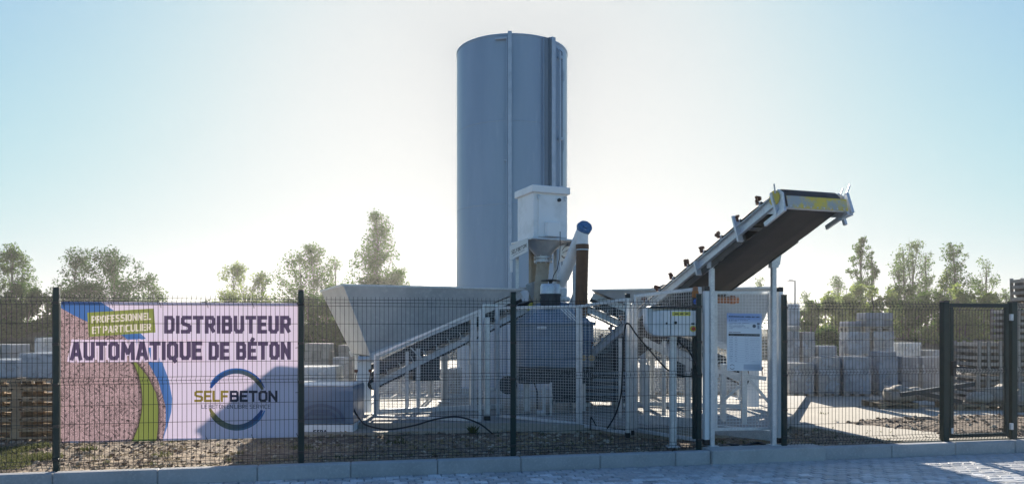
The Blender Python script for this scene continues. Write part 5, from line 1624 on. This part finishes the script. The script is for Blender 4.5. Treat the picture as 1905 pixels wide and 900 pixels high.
# left: pile of pallets with wrapped goods
pal_lab = ['lowest wooden pallet on the ground in the pile left of the banner', 'second wooden pallet from the ground in the pile left of the banner', 'third wooden pallet from the ground in the pile left of the banner',
           'fourth wooden pallet from the ground in the pile left of the banner', 'fifth wooden pallet from the ground, under the top one, left of the banner', 'topmost wooden pallet of the pile left of the banner, under the wrapped blocks']
rr_ = random.Random(9)
cxp, cyp = xat(100, 10.3) - .60, 10.3 + .40
for k in range(6):
    p = thing('wooden_pallet', pal_lab[k], 'pallet', (cxp + rr_.uniform(-.02, .02), cyp + rr_.uniform(-.02, .02), .005 + k * .1405), rz=R(9) + rr_.uniform(-.03, .03), group='wooden pallets piled left of the banner', world=False)
    pallet_parts(p, 0, 0, 0, 1.2, .8, 0, 'wood', .14, 9)
for k in range(5):
    p = thing('wooden_pallet', ['lowest', 'second lowest', 'middle', 'second highest', 'highest'][k] + ' pallet of the rear pile at the left edge of the photo', 'pallet', (cxp - 1.35, cyp + .35 + rr_.uniform(-.02, .02), .005 + k * .1405), rz=R(4) + rr_.uniform(-.03, .03), group='wooden pallets piled left of the banner', world=False)
    pallet_parts(p, 0, 0, 0, 1.2, .8, 0, 'wood', .14, 9)
zt = .85
block_stack(37, 101, 657, 10.42, 'wrapped grey block bundle lying on the pallet pile left of the banner', 'block', depth=.5, z0=zt, pallet=False, film=True, group=None, name='block_bundle')
block_stack(-40, 35, 669, 10.45, 'lower wrapped block bundle at the left edge on the pallet pile', 'block', depth=.5, z0=zt, pallet=False, film=True, group=None, name='block_bundle')
block_stack(66, 101, 628, 12.3, 'tall pale wrapped block stack rising behind the pallet pile', 'block_pale', depth=.5, film=True, group=None)
block_stack(-60, 20, 640, 15, 'grey block stack far at the left edge behind the pallets', 'block', film=False)

# ------------------------------------------------------------------ wooden crates of stone, right
def crate(px0, px1, py0, D, label, z0, depth=.8, tilt=0, rz=0):
    zt = zat(py0, D); W = xat(px1, D) - xat(px0, D); H = zt - z0; cx = (xat(px0, D) + xat(px1, D)) / 2
    root = thing('wooden_crate', label, 'crate', (cx, D + depth / 2, z0), rz=rz, group='slatted wooden crates of stone', world=False)
    if tilt: root.rotation_euler = (0, tilt, rz)
    ns_ = 5
    key = ('c', round(W, 2), round(H, 2), round(depth, 2))
    if key not in BM:
        a = MB(); a.bbox((0, 0, 0), (W - .01, .018, H / ns_ * .52), .003); b = MB(); b.bbox((0, 0, 0), (.018, depth - .04, H / ns_ * .52), .003); c = MB(); c.bbox((0, 0, 0), (.075, .022, H), .003)
        BM[key] = [mesh_of('slat', a, M_['greywood']), mesh_of('slat', b, M_['greywood']), mesh_of('batten', c, M_['greywood'])]
    a, b, c = BM[key]; rr_ = random.Random(int(px0))
    for k in range(ns_):
        z = H * (k + .5) / ns_
        for y in (-depth / 2, depth / 2): inst('slat', a, root, (rr_.uniform(-.006, .006), y, z + rr_.uniform(-.006, .006)))
        for x in (-W / 2 + .02, W / 2 - .02): inst('slat', b, root, (x, 0, z + rr_.uniform(-.006, .006)))
    for x in (-W / 2 + .04, rr_.uniform(-.05, .05), W / 2 - .04):
        for y, sg in ((-depth / 2 - .021, 1), (depth / 2 + .021, 1)):
            o = inst('batten', c, root, (x, y, H / 2)); o.rotation_euler = (0, rr_.uniform(-.03, .03), 0)
    m_ = MB()
    nx_, nz_ = max(2, int(W / .13)), max(2, int(H / .12))
    for i in range(nx_):
        for k in range(nz_):
            for j in (0, 1, 2):
                rock(m_, (-W / 2 + .05 + (W - .1) * (i + .5) / nx_, -depth / 2 + .13 + j * (depth - .22) / 2, .02 + (H - .1) * (k + .5) / nz_), .088, rr_, .8, 6)
    obj('stone_fill', m_, M_['stone_dark'], root, kind='stuff')
    m_ = MB(); m_.box((0, 0, .012), (W - .06, depth - .06, .02)); obj('floor_board', m_, M_['greywood'], root)
    return zt
Dc = 15.4
cols = ((1815, 1865), (1867, 1917), (1919, 1969))
lw = ['lower slatted crate of stone at the left end of the row seen through the gate', 'lower slatted crate of stone behind the right gate post', 'lower slatted crate of stone at the right edge of the photo']
uw = ['second level slatted crate at the left end, seen through the gate', 'second level slatted crate behind the right gate post', 'second level slatted crate at the right edge of the photo']
for (x0_, x1_), la_ in zip(cols, lw): z1_ = crate(x0_, x1_, 697, Dc, la_, .0)
for k_, ((x0_, x1_), la_) in enumerate(zip(cols, uw)): z2_ = crate(x0_ + 2, x1_ - 1, 634, Dc + .05, la_, z1_ + .01, tilt=R(-.5 * (k_ == 1)))
z3_ = crate(1889, 1939, 573, Dc + .1, 'slatted crate on the third level partly behind the right gate post', z2_ + .02, tilt=R(1.0))
crate(1929, 1979, 512, Dc + .12, 'topmost slatted crate at the right edge standing out against the sky', z3_ + .02, tilt=R(-2.0))

# boulders on low pallets, dark beams
def boulder(px, py, D, rx, ry, rz_, label, seed, zb=.12, sq=0):
    x = xat(px, D); import bmesh
    bm = bmesh.new(); bmesh.ops.create_icosphere(bm, subdivisions=3, radius=1)
    for v_ in bm.verts:
        n_ = noise.noise(v_.co * 1.3 + Vector((seed, 0, 0))) * .35 + noise.noise(v_.co * 3.1 + Vector((seed, 5, 0))) * .14
        co = v_.co.copy()
        if sq:
            for i in range(3): co[i] = math.copysign(abs(co[i]) ** (1 - sq), co[i])
        f_ = 1 + n_
        v_.co = Vector((co.x * rx * f_, co.y * ry * f_, max(-.82, co.z * f_) * rz_))
    me = bpy.data.meshes.new('boulder'); bm.to_mesh(me); bm.free()
    me.materials.append(M_['stone']); me.shade_smooth(); me.set_sharp_from_angle(angle=R(35))
    for v_ in me.vertices: v_.co.z += .8 * rz_
    o = bpy.data.objects.new('boulder', me); COL.objects.link(o); o.location = (x, D, zb)
    tag(o, label, 'boulder', 'boulders on pallets in the yard')
boulder(1672, 740, 14.5, .27, .25, .17, 'large round tan boulder on the pallet right of the block stacks', 1, .12, .2)
boulder(1705, 738, 14.8, .20, .2, .14, 'smaller brown boulder just behind the large round one', 4)
boulder(1733, 745, 14.6, .14, .16, .10, 'low dark boulder beside the gate post under the beams', 6)
boulder(1823, 745, 14.2, .24, .2, .13, 'flat tan boulder on the pallet seen through the gate', 2)
boulder(1861, 740, 14.2, .23, .22, .20, 'tall pointed boulder on the pallet at the right of the gate opening', 3)
boulder(1903, 735, 14.0, .22, .2, .22, 'boulder at the right edge of the photo behind the fence', 8)
boulder(1900, 748, 13.7, .16, .15, .11, 'small boulder low at the right edge of the photo', 9)
for px, D, W, lab in ((1672, 14.2, .76, 'weathered pallet carrying the large round boulder'), (1828, 13.9, 1.0, 'weathered pallet under the boulders seen through the gate'), (1925, 13.6, .8, 'weathered pallet under the boulders at the right edge of the photo')):
    p = thing('wooden_pallet', lab, 'pallet', (xat(px, D), D + .35, .012), world=False, group='pallets carrying boulders'); pallet_parts(p, 0, 0, 0, W, .7, R(3), 'wood', .11)
for k, (a_, b_, lab) in enumerate((((1676, 734, 14.0), (1812, 714, 14.1), 'long dark steel beam sloping up from the boulder to the crates'), ((1700, 728, 14.3), (1790, 748, 14.0), 'dark steel beam lying across and sloping down behind the gate post'), ((1712, 735, 14.9), (1760, 746, 14.9), 'short dark steel beam low beside the gate post'))):
    A_, B_ = P(*a_), P(*b_); m_ = MB(); m_.bar(A_, B_, .07, .07); m_.bar(A_ + Vector((0, 0, .04)), B_ + Vector((0, 0, .04)), .10, .012)
    solo('steel_beam', m_, M_['darksteel'], lab, 'beam', A_, group='dark steel beams on the boulders')

# yard odds and ends behind the left guards: a far panel fence
# ------------------------------------------------------------------ street lamp far away
lp = thing('street_lamp', 'thin grey street lamp far off between the conveyor leg and the trees', 'street lamp', (xat(1479, 60), 60, 0))
m_ = MB(); X_ = xat(1479, 60); zt = zat(523, 60); m_.tube([(X_, 60, 0), (X_, 60, zt)], [.09, .06], 8); obj('pole', m_, M_['lamp_grey'], lp)
m_ = MB(); m_.bar((X_ + .05, 60, zt), (X_ - .25, 60, zt + .05), .07); m_.bbox((X_ - .38, 60, zt + .06), (.42, .25, .10), .03); obj('lamp_head', m_, M_['lamp_grey'], lp)

# ------------------------------------------------------------------ trees
def leaf_cloud(cents, rads, counts, size, rng, squash=.8):
    cs = np.repeat(cents, counts, axis=0); rs_ = np.repeat(rads, counts)
    n_ = len(cs)
    g_ = rng.normal(size=(n_, 3)); g_[:, 2] *= squash
    ln = np.linalg.norm(g_, axis=1, keepdims=True)
    g_ = g_ / np.maximum(ln, 1e-6) * (rng.rand(n_, 1) ** .42) * rs_[:, None] * 1.15
    c = cs + g_
    a = rng.normal(size=(n_, 3)); a /= np.linalg.norm(a, axis=1, keepdims=True)
    b = rng.normal(size=(n_, 3)); b -= (b * a).sum(1, keepdims=True) * a; b /= np.linalg.norm(b, axis=1, keepdims=True)
    s1 = size * rng.uniform(.45, 1.5, (n_, 1)); s2 = s1 * rng.uniform(.45, .8, (n_, 1))
    v = np.stack([c - a * s1, c - b * s2, c + a * s1, c + b * s2], 1).reshape(-1, 3)
    return v
def leaves_obj(name, v, m, parent, **k):
    n_ = len(v) // 4
    me = bpy.data.meshes.new(name)
    me.vertices.add(len(v)); me.vertices.foreach_set('co', v.astype(np.float32).ravel())
    me.loops.add(4 * n_); me.loops.foreach_set('vertex_index', np.arange(4 * n_, dtype=np.int32))
    me.polygons.add(n_); me.polygons.foreach_set('loop_start', np.arange(0, 4 * n_, 4, dtype=np.int32))
    me.update(calc_edges=True); me.validate()
    me.materials.append(m)
    o = bpy.data.objects.new(name, me); COL.objects.link(o)
    if parent: o.parent = parent
    for a, b in k.items(): o[a] = b
    return o
def R_of(style, h):
    if style == 'oval': return math.sin(math.pi * min(1, max(0, .08 + .90 * h))) ** .65
    if style == 'cone': return max(.10, (1 - h) ** .5) * min(1, h * 5 + .45)
    if style == 'poplar': return (math.sin(math.pi * min(1, .12 + .83 * h)) ** .8)
    if style == 'spread': return math.sin(math.pi * min(1, .22 + .74 * h)) ** .5
    return 1
def tree(px, top, wpx, D, style, leafm, label, seed, nclump=60, per=130, base=.18, leaf=.062, cl=.52, name='tree', group='trees behind the yard', stems=1, zb=0, dens_low=1.0, lean=0):
    rng = np.random.RandomState(seed); rr_ = random.Random(seed)
    x = xat(px, D); H = zat(top, D) - zb; Rw = wpx / 2 * D / FPX
    root = thing(name, label, 'tree' if name == 'tree' else 'shrub', (x, D, zb), group=group, world=False)
    tr = MB()
    trunks = []
    for s_i in range(stems):
        ox = 0 if stems == 1 else (s_i - (stems - 1) / 2) * Rw * .45
        hgt = H * (1 if s_i == 0 else rr_.uniform(.72, .95))
        pts = []
        for k in range(9):
            f_ = k / 8
            pts.append(Vector((ox * f_ ** .6 + lean * f_ + rr_.uniform(-.06, .06) * H * .12 * f_, rr_.uniform(-.05, .05) * H * .1, hgt * f_ * .96)))
        r0 = .018 * H / max(1, stems ** .4)
        tr.tube(pts, [r0 * (1 - .9 * k / 8) + .008 for k in range(9)], 7); trunks.append(pts)
    cents = []; rads = []; cnt = []
    for k in range(nclump):
        u_ = rr_.random()
        h = base + (1 - base) * (u_ ** (1.0))
        hr = (h - base) / (1 - base)
        if style == 'cone': hr = hr ** 1.05; h = base + (1 - base) * hr
        rad = Rw * R_of(style, hr)
        a_ = rr_.uniform(0, 2 * math.pi); q = rad * math.sqrt(rr_.uniform(.02, 1)) * rr_.uniform(.75, 1.08)
        tp = trunks[rr_.randrange(stems)]
        ti = min(8, h * 8); k0 = int(min(7, ti)); tc = tp[k0].lerp(tp[k0 + 1], ti - k0)
        ctr = Vector((tc.x * .7 + q * math.cos(a_), q * math.sin(a_) * .8, h * H))
        cr = cl * rr_.uniform(.55, 1.2) * (1.1 - .45 * hr) * (Rw / 1.6) ** .3
        n_l = int(per * 1.15 * rr_.uniform(.5, 1.3) * (cr / cl) ** 1.3 * (1 + (dens_low - 1) * (1 - hr)))
        # limb
        b0 = tp[max(0, min(8, int((h - .12) * 8)))]
        mid = b0.lerp(ctr, .5) + Vector((0, 0, -.06 * H * rr_.random() + .03 * H))
        tr.tube([b0, mid, ctr, ctr + (ctr - mid) * .35], [.004 * H * (1.1 - h) + .008, .010, .007, .003], 4, caps=False)
        for q_ in range(3):
            tr.tube([mid.lerp(ctr, rr_.random()), ctr + Vector((rr_.uniform(-1, 1), rr_.uniform(-1, 1), rr_.uniform(-.4, 1))) * cr * 1.1], [.006, .003], 3, caps=False)
        cents.append(tuple(ctr)); rads.append(cr); cnt.append(max(8, n_l))
        m2 = mid.lerp(ctr, .6); cents.append(tuple(m2)); rads.append(cr * .6); cnt.append(max(5, n_l // 4))
    v = leaf_cloud(np.array(cents), np.array(rads), np.array(cnt), leaf, rng)
    obj('trunk', tr, M_['bark'], root)
    leaves_obj('crown', v, M_[leafm], root)
    return root
# left side
tree(22, 455, 105, 44, 'oval', 'leaf_mid', 'loose rounded tree at the left edge of the photo', 1, 90, 110, .12, dens_low=1.5)
tree(137, 468, 100, 45, 'spread', 'leaf_dark', 'dark spreading tree above the top left corner of the banner', 2, 75, 95, .30, lean=.1)
tree(212, 463, 160, 45, 'spread', 'leaf_dark', 'broad dark tree above the green label of the banner', 3, 105, 110, .28)
tree(285, 535, 70, 44, 'oval', 'leaf_mid', 'small low tree right of the broad dark tree above the banner', 4, 30, 100, .1)
tree(445, 493, 110, 46, 'oval', 'leaf_light', 'low twin topped light green tree above the right part of the banner', 5, 70, 120, .08, stems=2)
tree(488, 508, 50, 47, 'oval', 'leaf_mid', 'small tree filling in between the twin topped tree and the broad one by the hopper', 6, 30, 100, .05)
tree(572, 462, 130, 46, 'oval', 'leaf_mid', 'broad airy tree just left of the hopper rim', 7, 110, 110, .08, stems=2)
tree(625, 480, 60, 49, 'oval', 'leaf_pale', 'pale thin tree behind the left corner of the hopper', 8, 35, 90, .1)
tree(702, 398, 150, 44, 'cone', 'leaf_mid', 'tallest tree, pointed and leafy, above the left hopper', 9, 120, 75, .10, cl=.44, dens_low=1.9)
tree(748, 500, 50, 47, 'oval', 'leaf_pale', 'pale low tree right of the tallest one at the hopper rim', 10, 25, 80, .1)
# right side
tree(1560, 508, 55, 52, 'oval', 'leaf_pale', 'pale drooping tree left of the first tall poplar in the right group', 11, 40, 80, .1)
tree(1602, 440, 62, 47, 'poplar', 'leaf_mid', 'tall slim poplar, first of the right group', 12, 70, 110, .12, cl=.36, dens_low=1.4)
tree(1622, 468, 30, 47.5, 'poplar', 'leaf_mid', 'slimmer poplar leaning out on the right of the first tall one', 13, 35, 95, .15, cl=.34)
tree(1690, 452, 88, 48, 'poplar', 'leaf_pale', 'tall airy tree in the middle of the right group', 14, 75, 85, .12, stems=2)
tree(1722, 462, 42, 49, 'poplar', 'leaf_pale', 'airy tree just right of the middle one in the right group', 15, 40, 75, .15)
tree(1672, 486, 40, 50, 'oval', 'leaf_mid', 'shorter tree in front of the middle of the right group', 16, 35, 80, .1)
tree(1782, 450, 66, 47, 'poplar', 'leaf_mid', 'tree with a bare curved stem and tufted top left of the gate opening', 17, 60, 95, .30, lean=-.3)
tree(1762, 500, 40, 48, 'oval', 'leaf_light', 'short light tree beside the gate post', 18, 30, 90, .1)
tree(1835, 485, 56, 48, 'poplar', 'leaf_pale', 'last slim pale tree above the gate', 19, 45, 85, .12)
tree(1872, 540, 40, 50, 'oval', 'leaf_pale', 'low pale tree beside the topmost crate', 20, 20, 80, .1)
tree(1413, 522, 50, 55, 'oval', 'leaf_pale', 'thin pale treetop seen under the conveyor belt', 21, 22, 60, .1)
tree(1500, 540, 36, 52, 'oval', 'leaf_pale', 'tiny pale tree near the street lamp', 22, 18, 70, .1)
# shrubs: one row behind the yard
sh = [(-30, 530, 90, 'leaf_dark'), (35, 535, 80, 'leaf_dark'), (85, 545, 70, 'leaf_dark'), (140, 566, 80, 'leaf_dark'), (205, 566, 90, 'leaf_dark'), (270, 568, 80, 'leaf_dark'),
      (420, 566, 70, 'leaf_mid'), (480, 568, 70, 'leaf_mid'), (535, 562, 70, 'leaf_mid'), (590, 548, 80, 'leaf_dark'), (640, 560, 60, 'leaf_dark'),
      (700, 520, 90, 'leaf_mid'), (1508, 565, 44, 'leaf_mid'), (1548, 548, 60, 'leaf_light'), (1592, 535, 62, 'leaf_light'), (1640, 545, 60, 'leaf_light'), (1690, 532, 70, 'leaf_mid'),
      (1735, 545, 60, 'leaf_mid'), (1785, 538, 62, 'leaf_light'), (1830, 545, 60, 'leaf_light'), (1880, 560, 60, 'leaf_mid'), (1930, 560, 60, 'leaf_mid')]
ord_ = ['first', 'second', 'third', 'fourth', 'fifth', 'sixth', 'seventh', 'eighth', 'ninth', 'tenth', 'eleventh', 'twelfth']
for k, (px, top, wpx, lm) in enumerate(sh):
    side = 'left' if px < 900 else 'right'
    idx = k if px < 900 else k - 12
    lab = '%s shrub from the left in the row behind %s' % (ord_[idx], 'the banner and left hopper' if side == 'left' else 'the block stacks and crates')
    tree(px, top, wpx * 1.25, 41 + (k % 3), 'spread', lm, lab, 40 + k, 42, 190, .0, leaf=.085, cl=.50, name='shrub', group='shrubs on the bank behind the yard', stems=3)
tree(1545, 612, 75, 33, 'spread', 'leaf_dark', 'round very dark bush just left of the tallest block stack', 90, 40, 330, .0, leaf=.06, cl=.42, name='shrub', group=None)

# ------------------------------------------------------------------ air: thin sunlit haze round everything
hz_ = MB(); hz_.box((0, 600, 4.7), (1400, 2000, 11.0 + .8))
hm = bpy.data.materials.new('haze_air'); hm.use_nodes = True
hn = hm.node_tree; hn.nodes.clear()
ho = hn.nodes.new('ShaderNodeOutputMaterial'); pvn = hn.nodes.new('ShaderNodeVolumePrincipled')
pvn.inputs['Color'].default_value = (.95, .95, .95, 1); pvn.inputs['Density'].default_value = .0009; pvn.inputs['Anisotropy'].default_value = .6
hn.links.new(pvn.outputs[0], ho.inputs['Volume'])
obj('haze', hz_, hm, kind='stuff', label='thin pale haze in the air round the whole yard', cat='haze')
